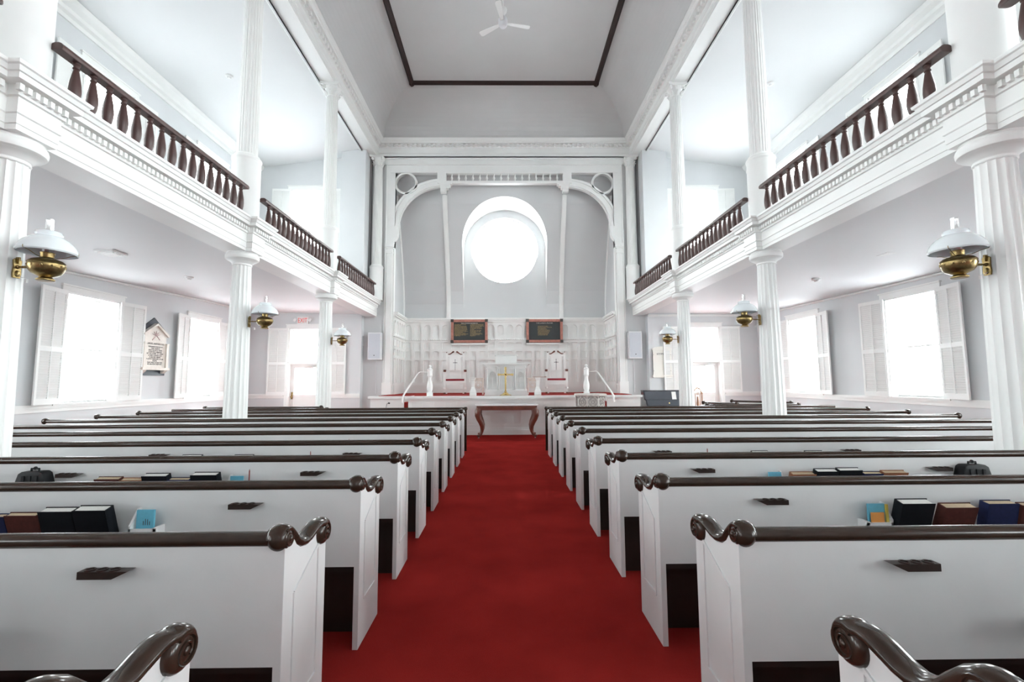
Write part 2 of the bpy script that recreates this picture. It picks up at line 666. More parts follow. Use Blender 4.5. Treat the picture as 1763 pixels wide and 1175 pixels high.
# upper entablature along the nave and over the niche
EF = 4.49
eprof = [(0.0, 9.45), (0.0, 9.54), (0.012, 9.545), (0.012, 9.64), (0.025, 9.65), (0.025, 9.67), (0.01, 9.68), (0.01, 9.86), (0.04, 9.87),
         (0.04, 9.965), (0.07, 9.97), (0.15, 9.975), (0.155, 10.02), (0.19, 10.04), (0.22, 10.09), (0.24, 10.12)]
for s, nm in ((-1, 'left'), (1, 'right')):
    b = MB()
    b.prism([(s * (EF - p), z) for p, z in eprof] + [(s * 4.86, 10.12), (s * 4.86, 9.45)], YB, YN, 'y')
    b.prism([(s * 4.86, 9.45), (s * 4.93, 9.45), (s * 4.93, 9.42), (s * 4.86, 9.40)], YB, YA, 'y')
    root = st(b, 'trim_entablature_' + nm, 'trim_white', smooth=18)
    d = MB()
    y = YB
    while y < YN - 0.2:
        d.box(min(s * (EF - 0.04), s * (EF - 0.105)), max(s * (EF - 0.04), s * (EF - 0.105)), y, y + 0.085, 9.875, 9.96)
        y += 0.165
    d.build('dentil_course', 'trim_white', root, smooth=0)
    b = MB()
    b.box(min(s * 4.86, s * 4.9), max(s * 4.86, s * 4.9), YB, YN, 9.4, 12.2)
    st(b, 'wall_clerestory_' + nm, 'ceiling_paint', smooth=0)
b = MB()
prof = [(YN - p, z) for p, z in eprof]
b.prism([(YN - p * 1.0, z) for p, z in eprof] + [(YN + 0.02, 10.12), (YN + 0.02, 9.45)], -4.49, 4.49, 'x')
root = st(b, 'trim_entablature_end', 'trim_white', smooth=18)
d = MB()
x = -4.35
while x < 4.3:
    d.box(x, x + 0.085, YN - 0.105, YN - 0.04, 9.875, 9.96)
    x += 0.165
d.build('dentil_course', 'trim_white', root, smooth=0)
# plain band below the end entablature + framing of the niche
b = MB()
b.box(-4.45, 4.45, YN - 0.05, YN, 9.23, 9.47)
b.box(-4.45, 4.45, YN - 0.08, YN, 9.42, 9.46)
for s in (-1, 1):
    def bx(x0, x1, y0, y1, z0, z1):
        b.box(min(s * x0, s * x1), max(s * x0, s * x1), y0, y1, z0, z1)
    bx(3.84, 4.17, YN - 0.06, YN + 0.1, ZP, 8.9)
    bx(3.84, 4.02, YN - 0.085, YN + 0.09, 6.2, 8.9)
    bx(4.125, 4.165, YN - 0.083, YN - 0.01, 1.5, 9.2)
    # jamb shaft with cap and plinth
    bx(3.90, 4.09, YN - 0.13, YN, 1.5, 6.0)
    bx(3.88, 4.11, YN - 0.15, YN, 5.98, 6.03)
    bx(3.90, 4.09, YN - 0.13, YN, 6.03, 6.15)
    bx(3.86, 4.12, YN - 0.16, YN, 6.15, 6.2)
    bx(3.84, 4.14, YN - 0.19, YN, 6.2, 6.32)
    bx(3.86, 4.17, YN - 0.19, YN, ZP, 1.52)
    # bracket from the cap to the arch
    b.prism([(s * 3.86, 6.32), (s * 4.0, 6.32), (s * 4.0, 6.95), (s * 3.72, 6.95), (s * 3.72, 6.72), (s * 3.74, 6.6), (s * 3.8, 6.5), (s * 3.85, 6.42)], YN - 0.1, YN + 0.1, 'y')
b.box(-4.17, 4.17, YN - 0.06, YN + 0.1, 8.9, 9.23)
b.box(-4.02, 4.02, YN - 0.085, YN + 0.095, 8.905, 9.06)
b.box(-4.17, 4.17, YN - 0.1, YN, 9.19, 9.24)
st(b, 'trim_niche_frame', 'trim_white', smooth=0)
for s, nm in ((-1, 'left'), (1, 'right')):
    b = MB()
    cx = s * 2.22
    a0, a1 = (PI / 2, PI) if s < 0 else (0, PI / 2)
    b.ring(cx, 6.9, 1.5, 1.80, YN - 0.02, YN + 0.12, a0, a1, 28)
    b.ring(cx, 6.9, 1.53, 1.62, YN - 0.06, YN + 0.12, a0, a1, 28)
    b.ring(cx, 6.9, 1.72, 1.80, YN - 0.05, YN + 0.12, a0, a1, 28)
    b.ring(s * 3.48, 8.53, 0.33, 0.40, YN - 0.05, YN + 0.08, n=36)
    b.ring(s * 3.48, 8.53, 0.33, 0.345, YN - 0.07, YN + 0.08, n=36)
    # vertical slice behind the arch foot
    b.box(min(s * 3.72, s * 3.86), max(s * 3.72, s * 3.86), YN - 0.02, YN + 0.1, 6.9, 7.0)
    # post and corbel
    b.box(min(s * 2.07, s * 2.37), max(s * 2.07, s * 2.37), YN - 0.09, YN + 0.1, 8.52, 8.92)
    for k, (w0, w1, z0, z1) in enumerate(((1.86, 2.3, 8.47, 8.53), (1.92, 2.28, 8.41, 8.47), (2.0, 2.27, 8.33, 8.41), (2.06, 2.26, 8.2, 8.33))):
        b.box(min(s * w0, s * w1), max(s * w0, s * w1), YN - 0.12 + 0.01 * k, YN + 0.1, z0, z1)
    st(b, 'trim_arch_' + nm, 'trim_white', smooth=25)
# little balustrade over the niche
root = thing('niche_balustrade', 'small white balustrade across the top of the arched niche', 'balustrade', (0, YN, 8.6))
b = MB()
b.box(-2.07, 2.07, -0.1, 0.08, -0.09, 0.0)
b.build('bottom_rail', 'trim_white', root, smooth=0)
b = MB()
b.box(-2.07, 2.07, -0.08, 0.06, 0.28, 0.32)
b.build('top_rail', 'trim_white', root, smooth=0)
mb_ = MB()
mb_.lathe([(0.03, 0), (0.03, 0.03), (0.018, 0.045), (0.03, 0.09), (0.042, 0.13), (0.03, 0.17), (0.018, 0.21), (0.02, 0.23), (0.03, 0.25), (0.03, 0.28)], 10)
bal0 = mb_.build('baluster', 'trim_white', root)
for i in range(16):
    o = bal0 if i == 0 else bal0.copy()
    if i:
        COL.objects.link(o)
        o.parent = root
    o.location = (-1.87 + i * 3.74 / 15, 0, 0)

# ------------------------------------------------------------------ niche
VP = [(3.95, 17.38), (4.5, 17.36), (5.0, 17.27), (5.5, 17.12), (6.0, 16.95), (6.5, 16.76), (7.0, 16.53), (7.5, 16.3), (8.0, 16.08), (8.5, 15.98), (8.75, 15.93), (8.9, 15.84), (8.98, 15.69)]


def vy(z):
    if z <= VP[0][0]:
        return VP[0][1]
    for (a, p), (c, q) in zip(VP, VP[1:]):
        if z <= c:
            t = (z - a) / (c - a)
            return p + (q - p) * t
    return VP[-1][1]


AC, AR = 6.66, 1.59


def hw(z):
    if z >= AC + AR or z < 4.37:
        return 0
    if z > AC:
        return math.sqrt(max(0, AR * AR - (z - AC) ** 2))
    return AR


b = MB()
zs = [3.95 + 0.07 * i for i in range(39)] + [AC + AR * math.sin(PI / 2 * i / 30) for i in range(1, 31)] + [8.35, 8.5, 8.65, 8.75, 8.83, 8.9, 8.94, 8.98]
zs = sorted(set(round(z, 4) for z in zs))
for i in range(len(zs) - 1):
    za, zb = zs[i], zs[i + 1]
    ya, yb = vy(za), vy(zb)
    wa, wb = hw(za + 1e-5), hw(zb)
    for s in (-1, 1):
        b.quad((s * 3.9, ya, za), (s * wa, ya, za), (s * wb, yb, zb), (s * 3.9, yb, zb))
st(b, 'wall_niche_vault', 'niche_paint', smooth=40, recalc=True)
b = MB()       # reveal of the window recess
pts = []
for i in range(13):
    pts.append((-AR, 4.37 + (AC - 4.37) * i / 12))
for i in range(1, 40):
    a = PI - PI * i / 40
    pts.append((AR * math.cos(a), AC + AR * math.sin(a)))
for i in range(13):
    pts.append((AR, AC - (AC - 4.37) * i / 12))
for p, q in zip(pts, pts[1:]):
    b.quad((p[0], vy(p[1]), p[1]), (q[0], vy(q[1]), q[1]), (q[0], YC, q[1]), (p[0], YC, p[1]))
st(b, 'trim_9', 'trim_white', smooth=50)
b = MB()       # plane wall of the recess with the round opening
b.T = T3((0, YC, 0))
circ = [(0.0 + 1.30 * math.cos(2 * PI * i / 64), 6.655 + 1.30 * math.sin(2 * PI * i / 64)) for i in range(64)]
b.cell(-1.9, 1.9, 4.0, 8.6, circ, 0.35, back=False)
b.T = Matrix.Identity(4)
b.box(-4.2, 4.2, YC + 0.001, YC + 0.36, 0, 4.1)
for s in (-1, 1):
    b.box(min(s * 1.8, s * 4.2), max(s * 1.8, s * 4.2), YC + 0.001, YC + 0.36, 4.0, 9.3)
    b.box(min(s * 3.9, s * 4.2), max(s * 3.9, s * 4.2), YN + 0.1, YC + 0.3, 0, 9.3)
b.box(-4.2, 4.2, YN + 0.1, YC + 0.3, 9.1, 9.4)
b.box(-1.9, 1.9, YC + 0.001, YC + 0.36, 8.5, 9.3)
st(b, 'wall_niche', 'niche_paint', smooth=40)
root = thing('window_round', None, None, (0, YC + 0.2, 6.655))
root['kind'] = 'structure'
b = MB()
b.ring(0, 0, 1.27, 1.32, -0.03, 0.05, n=64)
b.ring(0, 0, 1.125, 1.14, -0.02, 0.02, n=64)
b.build('window_frame', 'trim_white', root)
b = MB()
b.lathe([(1.28, 0), (1.28, 0.006)], 64)
o = b.build('pane', 'window_glass', root)
o.rotation_euler = (PI / 2, 0, 0)
portal('sky_portal_round', (0, YC + 0.33, 6.655), (-PI / 2, 0, 0), 2.6, 2.6)
# ribs of the vault
b = MB()
for x in (-2.17, 2.17):
    path = [(x, vy(z) + 0.0, z) for z in [3.95 + 0.16 * i for i in range(28)]]
    for w, t in ((0.085, 0.05), (0.05, 0.09)):
        for p, q in zip(path, path[1:]):
            b._add([(x - w, p[1] + 0.02, p[2]), (x + w, p[1] + 0.02, p[2]), (x + w, p[1] - t, p[2]), (x - w, p[1] - t, p[2]),
                    (x - w, q[1] + 0.02, q[2]), (x + w, q[1] + 0.02, q[2]), (x + w, q[1] - t, q[2]), (x - w, q[1] - t, q[2])],
                   [(1, 0, 4, 5), (2, 1, 5, 6), (3, 2, 6, 7), (0, 3, 7, 4)])
for x in (-3.89, 3.89):
    b.tube([(x, vy(z), z) for z in [3.95 + 0.16 * i for i in range(28)]], 0.045, 6)
st(b, 'crack_shade0', 'trim_white', smooth=25, recalc=False)


# panelled dado
def arch_poly(x0, x1, z0, z1, style):
    w = x1 - x0
    cx = (x0 + x1) / 2
    if style == 'round':
        r = w / 2
        p = [(x0, z0 + 0.1 * w), (x0 + 0.22 * w, z0), (x1 - 0.22 * w, z0), (x1, z0 + 0.1 * w)]
        p += [(cx + r * math.cos(a), z1 - r + r * math.sin(a)) for a in [PI * i / 10 for i in range(11)]]
        return p
    r = 0.22 * w
    p = [(x0, z0), (x1, z0)]
    p += [(x1 - r + r * math.cos(a), z1 - r + r * math.sin(a)) for a in [PI / 2 * i / 4 for i in range(5)]]
    p += [(x0 + r + r * math.cos(a), z1 - r + r * math.sin(a)) for a in [PI / 2 + PI / 2 * i / 4 for i in range(5)]]
    return p


def dado(mb, x0, x1, n, rows, zlo, zhi):
    p = (x1 - x0) / n
    zs_ = [zlo] + [(a[1] + c[0]) / 2 for a, c in zip(rows, rows[1:])] + [zhi]
    for i in range(n):
        a = x0 + i * p
        for k, (z0, z1, stl) in enumerate(rows):
            w = p * (0.70 if stl != 'round' else 0.74)
            mb.cell(a, a + p, zs_[k], zs_[k + 1], arch_poly(a + (p - w) / 2, a + (p + w) / 2, z0, z1, stl), 0.065)


rows = [(1.52, 2.36, 'flat'), (2.455, 2.69, 'flat'), (2.775, 3.03, 'flat'), (3.21, 3.70, 'round')]
b = MB()
b.T = T3((0, YC - 0.08, 0))
dado(b, -3.86, 3.86, 22, rows, 1.4, 3.82)
b.T = T3((-3.82, 0, 0)) @ Matrix.Rotation(PI / 2, 4, 'Z')
dado(b, 15.6, 17.34, 5, rows, 1.4, 3.82)
b.T = T3((3.82, 0, 0)) @ Matrix.Rotation(-PI / 2, 4, 'Z')
dado(b, -17.34, -15.6, 5, rows, 1.4, 3.82)
b.T = Matrix.Identity(4)
for (t, z0, z1) in ((0.05, 3.80, 3.86), (0.09, 3.86, 3.90), (0.11, 3.90, 3.96), (0.035, 3.115, 3.155), (0.03, ZP, 1.42), (0.015, 1.42, 1.45)):
    b.box(-3.86, 3.86, YC - 0.08 - t, YC - 0.04, z0, z1)
    for s in (-1, 1):
        b.box(min(s * (3.82 - t), s * 3.9), max(s * (3.82 - t), s * 3.9), YN + 0.02, YC, z0, z1)
x = -3.8
while x < 3.8:      # rope moulding below the arched row
    b.sphere((x, YC - 0.115, 3.135), 0.02, 6, (1.8, 0.8, 0.9))
    x += 0.088
st(b, 'wall_dado', 'trim_white', smooth=25)

# ------------------------------------------------------------------ platform
b = MB()
b.box(-3.95, 3.95, 14.1, YC, 0, ZP - 0.05)
b.box(-2.80, 2.80, 13.42, 14.1, 0, ZP - 0.05)
st(b, 'floor_platform_base', 'trim_white', smooth=0)
b = MB()
b.box(-3.9, 3.9, 14.1, YC, ZP - 0.03, ZP)
b.box(-2.7, 2.7, 13.46, 14.1, ZP - 0.03, ZP)
st(b, 'floor_platform', 'carpet_pale', smooth=0)
b = MB()
b.T = T3((0, 13.40, 0))
dado(b, -2.80, 2.80, 17, [(0.30, 0.975, 'flat')], 0.2, 1.02)
b.T = Matrix.Identity(4)
b.box(-2.84, 2.84, 13.36, 13.5, 0, 0.14)
b.box(-2.83, 2.83, 13.38, 13.5, 0.14, 0.2)
b.box(-2.86, 2.86, 13.33, 13.5, 1.02, 1.06)
b.box(-2.90, 2.90, 13.28, 13.5, 1.06, ZP + 0.005)
for s in (-1, 1):
    b.box(min(s * 2.80, s * 2.84), max(s * 2.80, s * 2.84), 13.4, 14.1, 0, ZP)
    # knee walls in front of the stairs
    b.box(min(s * 2.98, s * 3.95), max(s * 2.98, s * 3.95), 13.42, 13.50, 0, 1.06)
    b.box(min(s * 2.94, s * 4.0), max(s * 2.94, s * 4.0), 13.34, 13.56, 1.06, ZP + 0.005)
    b.box(min(s * 3.87, s * 3.95), max(s * 3.87, s * 3.95), 13.5, 14.1, 0, 1.06)
st(b, 'trim_platform', 'trim_white', smooth=25)
for s in (-1, 1):
    b = MB()
    for k in range(5):
        b.box(min(s * 2.85, s * (3.85 - 0.2 * k)), max(s * 2.85, s * (3.85 - 0.2 * k)), 13.51, 14.09, 0.187 * k, 0.187 * (k + 1))
    o = b.build('stairs', 'carpet_pale', smooth=0)
    tag(o, 'red carpeted steps at the %s end of the altar platform' % ('left' if s < 0 else 'right'), 'stairs')

# ------------------------------------------------------------------ columns


def flute(n, d, fillet=0.0):
    def fn(r, a):
        t = (a * n / (2 * PI)) % 1.0
        if fillet:
            if t < fillet or t > 1 - fillet:
                return r
            t = (t - fillet) / (1 - 2 * fillet)
        return r * (1 - d * math.sin(PI * t) ** 0.8)
    return fn


lb = MB()      # lower Doric column meshes
lb.lathe([(0.187, 0.0), (0.187, 0.5), (0.184, 1.1), (0.174, 2.0), (0.16, 2.9), (0.148, 3.50), (0.148, 3.57)], 16 * 8, fn=flute(16, 0.085))
cap = MB()
cap.lathe([(0.148, 3.565), (0.156, 3.572), (0.156, 3.584), (0.15, 3.59), (0.152, 3.60), (0.165, 3.612), (0.185, 3.635), (0.215, 3.652), (0.235, 3.66), (0.225, 3.664),
           (0.24, 3.668), (0.256, 3.678), (0.264, 3.70), (0.265, 3.73), (0.258, 3.752), (0.243, 3.765), (0.243, 3.792)], 40)
ub = MB()      # upper drum, shaft, capital
ub.lathe([(0.245, ZG), (0.245, ZG + 0.02), (0.23, ZG + 0.05), (0.228, 5.44), (0.235, 5.46), (0.242, 5.475), (0.242, 5.49), (0.235, 5.505)], 36)
rg = MB()
rg.lathe([(0.195, 5.505), (0.212, 5.51), (0.216, 5.53), (0.205, 5.55), (0.18, 5.56), (0.178, 5.58)], 36)
us = MB()
us.lathe([(0.168, 5.57), (0.168, 6.2), (0.162, 7.3), (0.15, 8.5), (0.142, 9.12)], 22 * 6, fn=flute(22, 0.07, 0.14))
uc = MB()
uc.lathe([(0.148, 9.11), (0.155, 9.12), (0.148, 9.14), (0.15, 9.2), (0.165, 9.28), (0.2, 9.36), (0.21, 9.37)], 24)
for k in range(4):
    a = PI / 4 + k * PI / 2
    ca, sa = math.cos(a), math.sin(a)
    path = []
    for i in range(16):      # corner volute
        t = i / 15
        g = t * 3.4 * PI / 2 * 1.5
        rr = 0.055 * (1 - 0.75 * t)
        path.append(((0.235 + rr * math.cos(PI - g)) * ca, (0.235 + rr * math.cos(PI - g)) * sa, 9.325 + rr * math.sin(PI - g)))
    uc.tube(path, [0.022 * (1 - 0.4 * i / 15) for i in range(16)], 6)
    uc.sphere((0.235 * ca, 0.235 * sa, 9.32), 0.03, 8)
    a2 = k * PI / 2
    uc.sphere((0.17 * math.cos(a2), 0.17 * math.sin(a2), 9.36), 0.035, 8)
for k in range(8):
    a = k * PI / 4
    ca, sa = math.cos(a), math.sin(a)
    uc.tube([(0.145 * ca, 0.145 * sa, 9.13), (0.17 * ca, 0.17 * sa, 9.2), (0.20 * ca, 0.20 * sa, 9.235), (0.225 * ca, 0.225 * sa, 9.215)], [0.03, 0.03, 0.024, 0.012], 6)
uc.prism([(0.25, 0.25), (0.1, 0.2), (-0.1, 0.2), (-0.25, 0.25), (-0.2, 0.1), (-0.2, -0.1), (-0.25, -0.25), (-0.1, -0.2), (0.1, -0.2), (0.25, -0.25), (0.2, -0.1), (0.2, 0.1)], 9.375, 9.45, 'z')
cwords = {0.33: None, 4.08: 'nearest the camera', 7.84: 'halfway down the nave', 11.6: 'closest to the altar end'}
proto_l = thing('column', 'x', 'column')
lb.build('shaft', 'trim_white', proto_l, smooth=28)
cap.build('capital', 'trim_white', proto_l)
proto_u = thing('gallery_column', 'x', 'column')
us.build('shaft', 'trim_white', proto_u, smooth=28)
ub.build('drum', 'trim_white', proto_u)
rg.build('base_ring', 'trim_white', proto_u)
uc.build('capital', 'trim_white', proto_u)
index_children()
first = [True, True]
for s in (-1, 1):
    side = 'left' if s < 0 else 'right'
    for yc in COLY[1:]:
        o = proto_l if first[0] else copy_tree(proto_l)
        first[0] = False
        o.location = (s * XC, yc, 0)
        tag(o, 'white fluted Doric column under the %s gallery, %s' % (side, cwords[yc]), 'column', 'fluted columns carrying the galleries')
        o = proto_u if first[1] else copy_tree(proto_u)
        first[1] = False
        o.location = (s * XC, yc, 0)
        tag(o, 'white fluted column on a round drum above the %s gallery rail, %s' % (side, cwords[yc]), 'column', 'upper columns on the galleries')
    o = copy_tree(proto_u)
    o.location = (s * 4.44, 15.5, 0)
    tag(o, 'white fluted half column against the nave end wall at the %s gallery end' % side, 'column', 'upper columns on the galleries')

# ------------------------------------------------------------------ gallery balustrades
bp = MB()
bp.box(-0.035, 0.035, -0.035, 0.035, 0, 0.03)
bp.lathe([(0.034, 0.03), (0.042, 0.05), (0.051, 0.09), (0.054, 0.14), (0.050, 0.20), (0.038, 0.27), (0.027, 0.33), (0.022, 0.345), (0.03, 0.352), (0.03, 0.362), (0.022, 0.37),
          (0.026, 0.385), (0.034, 0.392), (0.034, 0.41)], 14)
balo = None
segs = [(4.36, 7.43, 'nearest bay'), (8.12, 11.19, 'middle bay'), (11.88, 14.98, 'far bay by the altar end'), (0.6, 3.67, 'bay overhead')]
for s in (-1, 1):
    side = 'left' if s < 0 else 'right'
    for (y0, y1, w) in segs:
        root = thing('gallery_railing', 'dark brown railing with turned balusters on the %s gallery, %s' % (side, w), 'railing', (s * 4.34, y0, ZG), 0, 'gallery railings')
        L = y1 - y0
        h = MB()
        zt = 0.437
        prof = [(-0.052, 0), (0.052, 0), (0.062, 0.018), (0.06, 0.04), (0.045, 0.062), (0.02, 0.072), (-0.02, 0.072), (-0.045, 0.062), (-0.06, 0.04), (-0.062, 0.018)]
        ext = 0.28
        h.prism([(p, zt + q) for p, q in prof], -0.19, L - 0.05, 'y')
        # rounded end
        steps = 5
        for k in range(steps):
            a = k / steps
            c_ = (k + 1) / steps
            sa, sb = math.sqrt(1 - a * a), math.sqrt(max(0.02, 1 - c_ * c_))
            n = len(prof)
            for (yb, sg) in ((L - 0.05, 1),):
                vs = [(p * sa, yb + sg * 0.06 * a, zt + 0.03 + (q - 0.03) * sa) for p, q in prof] + [(p * sb, yb + sg * 0.06 * c_, zt + 0.03 + (q - 0.03) * sb) for p, q in prof]
                fs = [(i, (i + 1) % n, n + (i + 1) % n, n + i) for i in range(n)]
                if k == steps - 1:
                    fs.append(tuple(n + i for i in range(n)))
                h._add(vs, fs)
        h.build('handrail', 'baluster_brown', root, smooth=45)
        nb = int((L - 0.17 + 0.17) / 0.192) + 1
        for i in range(nb):
            if balo is None:
                bp.v = [(x_, y_, z_ * 0.437 / 0.41) for x_, y_, z_ in bp.v]
                balo = bp.build('baluster', 'baluster_brown', root)
                o = balo
            else:
                o = balo.copy()
                COL.objects.link(o)
                o.parent = root
            o.location = (0, L - 0.17 - i * 0.192, 0)

# ------------------------------------------------------------------ windows with shutters


def shutter_mb(w, h):
    """leaf hinged at x=0, extends to +x=w, thickness y 0..0.03, z 0..h"""
    f = MB()
    st_ = 0.05
    f.box(0, st_, 0, 0.03, 0, h)
    f.box(w - st_, w, 0, 0.03, 0, h)
    f.box(w / 2 - 0.008, w / 2 + 0.008, -0.004, 0.03, 0.1, h - 0.07)
    mid = h * 0.47
    for z0, z1 in ((0, 0.11), (mid - 0.045, mid + 0.045), (h - 0.08, h)):
        f.box(st_, w - st_, 0, 0.03, z0, z1)
    l = MB()
    for a, c in ((0.11, mid - 0.045), (mid + 0.045, h - 0.08)):
        n = int((c - a) / 0.045)
        p = (c - a) / n
        for i in range(n):
            z = a + i * p
            l._add([(st_, 0.026, z), (w - st_, 0.026, z), (w - st_, 0.004, z + p * 1.05), (st_, 0.004, z + p * 1.05),
                    (st_, 0.031, z + 0.004), (w - st_, 0.031, z + 0.004), (w - st_, 0.009, z + p * 1.05 + 0.004), (st_, 0.009, z + p * 1.05 + 0.004)],
                   [(0, 1, 2, 3), (4, 7, 6, 5), (0, 4, 5, 1), (2, 6, 7, 3)])
    return f, l


SHM = {}


def shutter(parent, w, h, hinge, z0, ang, mirror):
    """parent frame: window plane y=0 facing -y; leaf opened to lie along the wall, tilted ang out of it"""
    key = (round(w, 3), round(h, 3), mirror)
    if key not in SHM:
        f, l = shutter_mb(w, h)
        if mirror:
            for q in (f, l):
                q.v = [(-x, y, z) for x, y, z in q.v]
        fo = f.build('shutter', 'trim_white', parent, smooth=0)
        lo = l.build('louvers', 'trim_white', fo, smooth=0)
        SHM[key] = (fo.data, lo.data)
    else:
        fo = bpy.data.objects.new('shutter', SHM[key][0])
        COL.objects.link(fo)
        fo.parent = parent
        lo = bpy.data.objects.new('louvers', SHM[key][1])
        COL.objects.link(lo)
        lo.parent = fo
    fo.location = (hinge, -0.05, z0)
    fo.rotation_euler = (0, 0, (ang if mirror else -ang))
    return fo


def window(name, loc, rz, w, z0, z1, muntins, angs=(0.1, 0.1), leaves=True, sill=True, lw=None, door=False):
    root = thing(name, None, None, (loc[0], loc[1], 0), rz)
    root['kind'] = 'structure'
    b = MB()
    h = w / 2
    c = 0.10
    for s in (-1, 1):
        b.box(min(s * h, s * (h + c)), max(s * h, s * (h + c)), -0.03, 0.0, z0 if not door else 0, z1 + 0.0)
        b.box(min(s * (h - 0.025), s * h), max(s * (h - 0.025), s * h), -0.01, 0.30, z0 if not door else 0, z1)
    b.box(-h - c, h + c, -0.03, 0, z1, z1 + 0.12)
    b.box(-h - c - 0.02, h + c + 0.02, -0.05, 0, z1 + 0.12, z1 + 0.15)
    b.box(-h, h, -0.01, 0.30, z1 - 0.025, z1)
    if sill:
        b.box(-h - c - 0.05, h + c + 0.05, -0.07, 0.30, z0 - 0.04, z0)
    b.build('window_frame', 'trim_white', root, smooth=0)
    b = MB()
    t = 0.035
    zz0, zz1 = z0, z1 - 0.025
    zm = (zz0 + zz1) / 2
    hi = h - 0.025
    for (a, c_, yy) in ((zz0, zm + 0.02, 0.14), (zm - 0.02, zz1, 0.19)):
        b.box(-hi, -hi + t, yy, yy + 0.035, a, c_)
        b.box(hi - t, hi, yy, yy + 0.035, a, c_)
        b.box(-hi + t, hi - t, yy, yy + 0.035, a, a + t)
        b.box(-hi + t, hi - t, yy, yy + 0.035, c_ - t, c_)
        if muntins:
            for k in (1, 2):
                zq = a + (c_ - a) * k / 3
                b.box(-hi + t, hi - t, yy + 0.012, yy + 0.024, zq - 0.005, zq + 0.005)
            xq = hi - 0.27
            b.box(xq - 0.006, xq + 0.006, yy + 0.012, yy + 0.024, a + t, c_ - t)
    b.build('sash', 'trim_white', root, smooth=0)
    b = MB()
    b.box(-hi + 0.01, hi - 0.01, 0.155, 0.158, zz0 + 0.01, zm)
    b.box(-hi + 0.01, hi - 0.01, 0.205, 0.208, zm, zz1 - 0.01)
    b.build('pane', 'window_glass', root, smooth=0)
    if leaves:
        lw = lw or w / 2
        shutter(root, lw, z1 - z0 + 0.03, -h, z0 - 0.01, angs[0], True)
        shutter(root, lw, z1 - z0 + 0.03, h, z0 - 0.01, angs[1], False)
    px = Vector((loc[0], loc[1], 0)) + Matrix.Rotation(rz, 3, 'Z') @ Vector((0, 0.33, 0))
    portal('sky_portal', (px.x, px.y, (z0 + z1) / 2), (PI / 2, 0, rz + PI), w, z1 - z0)
    return root


wi = 1
R10, R6 = math.radians(11), math.radians(6)
for s in (-1, 1):
    rz = PI / 2 if s < 0 else -PI / 2
    for y in WY:
        # local +x maps to +y on the left wall and to -y on the right wall
        ang = (R10, R6) if s < 0 else (R6, R10)
        window('window_%d' % wi, (s * XW, y), rz, 2 * HW, WZ0, WZ1, s < 0 and y == 9.5, ang)
        wi += 1
        window('window_%d' % wi, (s * XW, y), rz, 2 * HW, UZ0, UZ1, s < 0 and y == 9.5, (0.05, 0.05))
        wi += 1
    window('window_%d' % wi, (s * (DX + 0.12), YA), 0, 2 * HW, UZ0, 8.2, False, (0.04, 0.04))
    wi += 1
    # transom window over the aisle door, with shutters
    r = window('window_%d' % wi, (s * DX, YA), 0, 2 * HW, 2.22, 3.36, False, leaves=False, sill=False)
    shutter(r, 0.65, 2.25, -HW - 0.03, 1.12, 0.05, True)
    shutter(r, 0.65, 2.25, HW + 0.03, 1.12, 0.05, False)
    wi += 1
    # door
    root = thing('door_1' if s < 0 else 'door_2', None, None, (s * DX, YA + 0.12, 0))
    root['kind'] = 'structure'
    b = MB()
    b.box(-0.60, -0.46, 0, 0.045, 0, 2.15)
    b.box(0.46, 0.60, 0, 0.045, 0, 2.15)
    b.box(-0.46, 0.46, 0, 0.045, 2.02, 2.15)
    b.box(-0.46, 0.46, 0.012, 0.035, 0.2, 1.12)
    b.box(-0.46, 0.46, 0, 0.045, 0, 0.22)
    b.box(-0.46, 0.46, 0, 0.045, 1.06, 1.14)
    b.build('door_leaf', 'trim_white', root, smooth=0)
    b = MB()
    b.box(-0.46, 0.46, 0.02, 0.026, 1.14, 2.02)
    b.build('pane', 'window_glass', root, smooth=0)
    b = MB()
    b.box(-0.725, -0.60, -0.16, 0.1, 0, 2.2)
    b.box(0.60, 0.725, -0.16, 0.1, 0, 2.2)
    b.box(-0.625, 0.625, -0.12, 0.1, 2.15, 2.215)
    b.build('door_frame', 'trim_white', root, smooth=0)
    b = MB()
    b.box(-0.56, -0.50, -0.008, 0, 0.98, 1.22)
    b.lathe([(0.012, 0), (0.012, 0.03), (0.03, 0.045), (0.032, 0.06), (0.02, 0.075)], 12)
    b.v[-60:] = [(-0.53 + x, -z - 0.005, 1.06 + y) for x, y, z in b.v[-60:]]
    b.build('door_knob', 'brass', root)
    b = MB()
    b.box(0.16, 0.40, -0.06, 0, 1.99, 2.06)
    b.tube([(0.2, -0.05, 2.03), (-0.1, -0.10, 2.05), (0.25, -0.02, 2.10)], 0.008, 6)
    b.build('door_closer', 'nickel', root)
    portal('sky_portal_door', (s * DX, YA + 0.36, 1.58), (-PI / 2, 0, 0), 0.92, 0.88)

# ------------------------------------------------------------------ pews


def volute_path(c, r0, r1, a0, a1, n):
    out = []
    for i in range(n + 1):
        t = i / n
        a = a0 + (a1 - a0) * t
        r = r0 + (r1 - r0) * t
        out.append((c[0] + r * math.cos(a), c[1] + r * math.sin(a)))
    return out


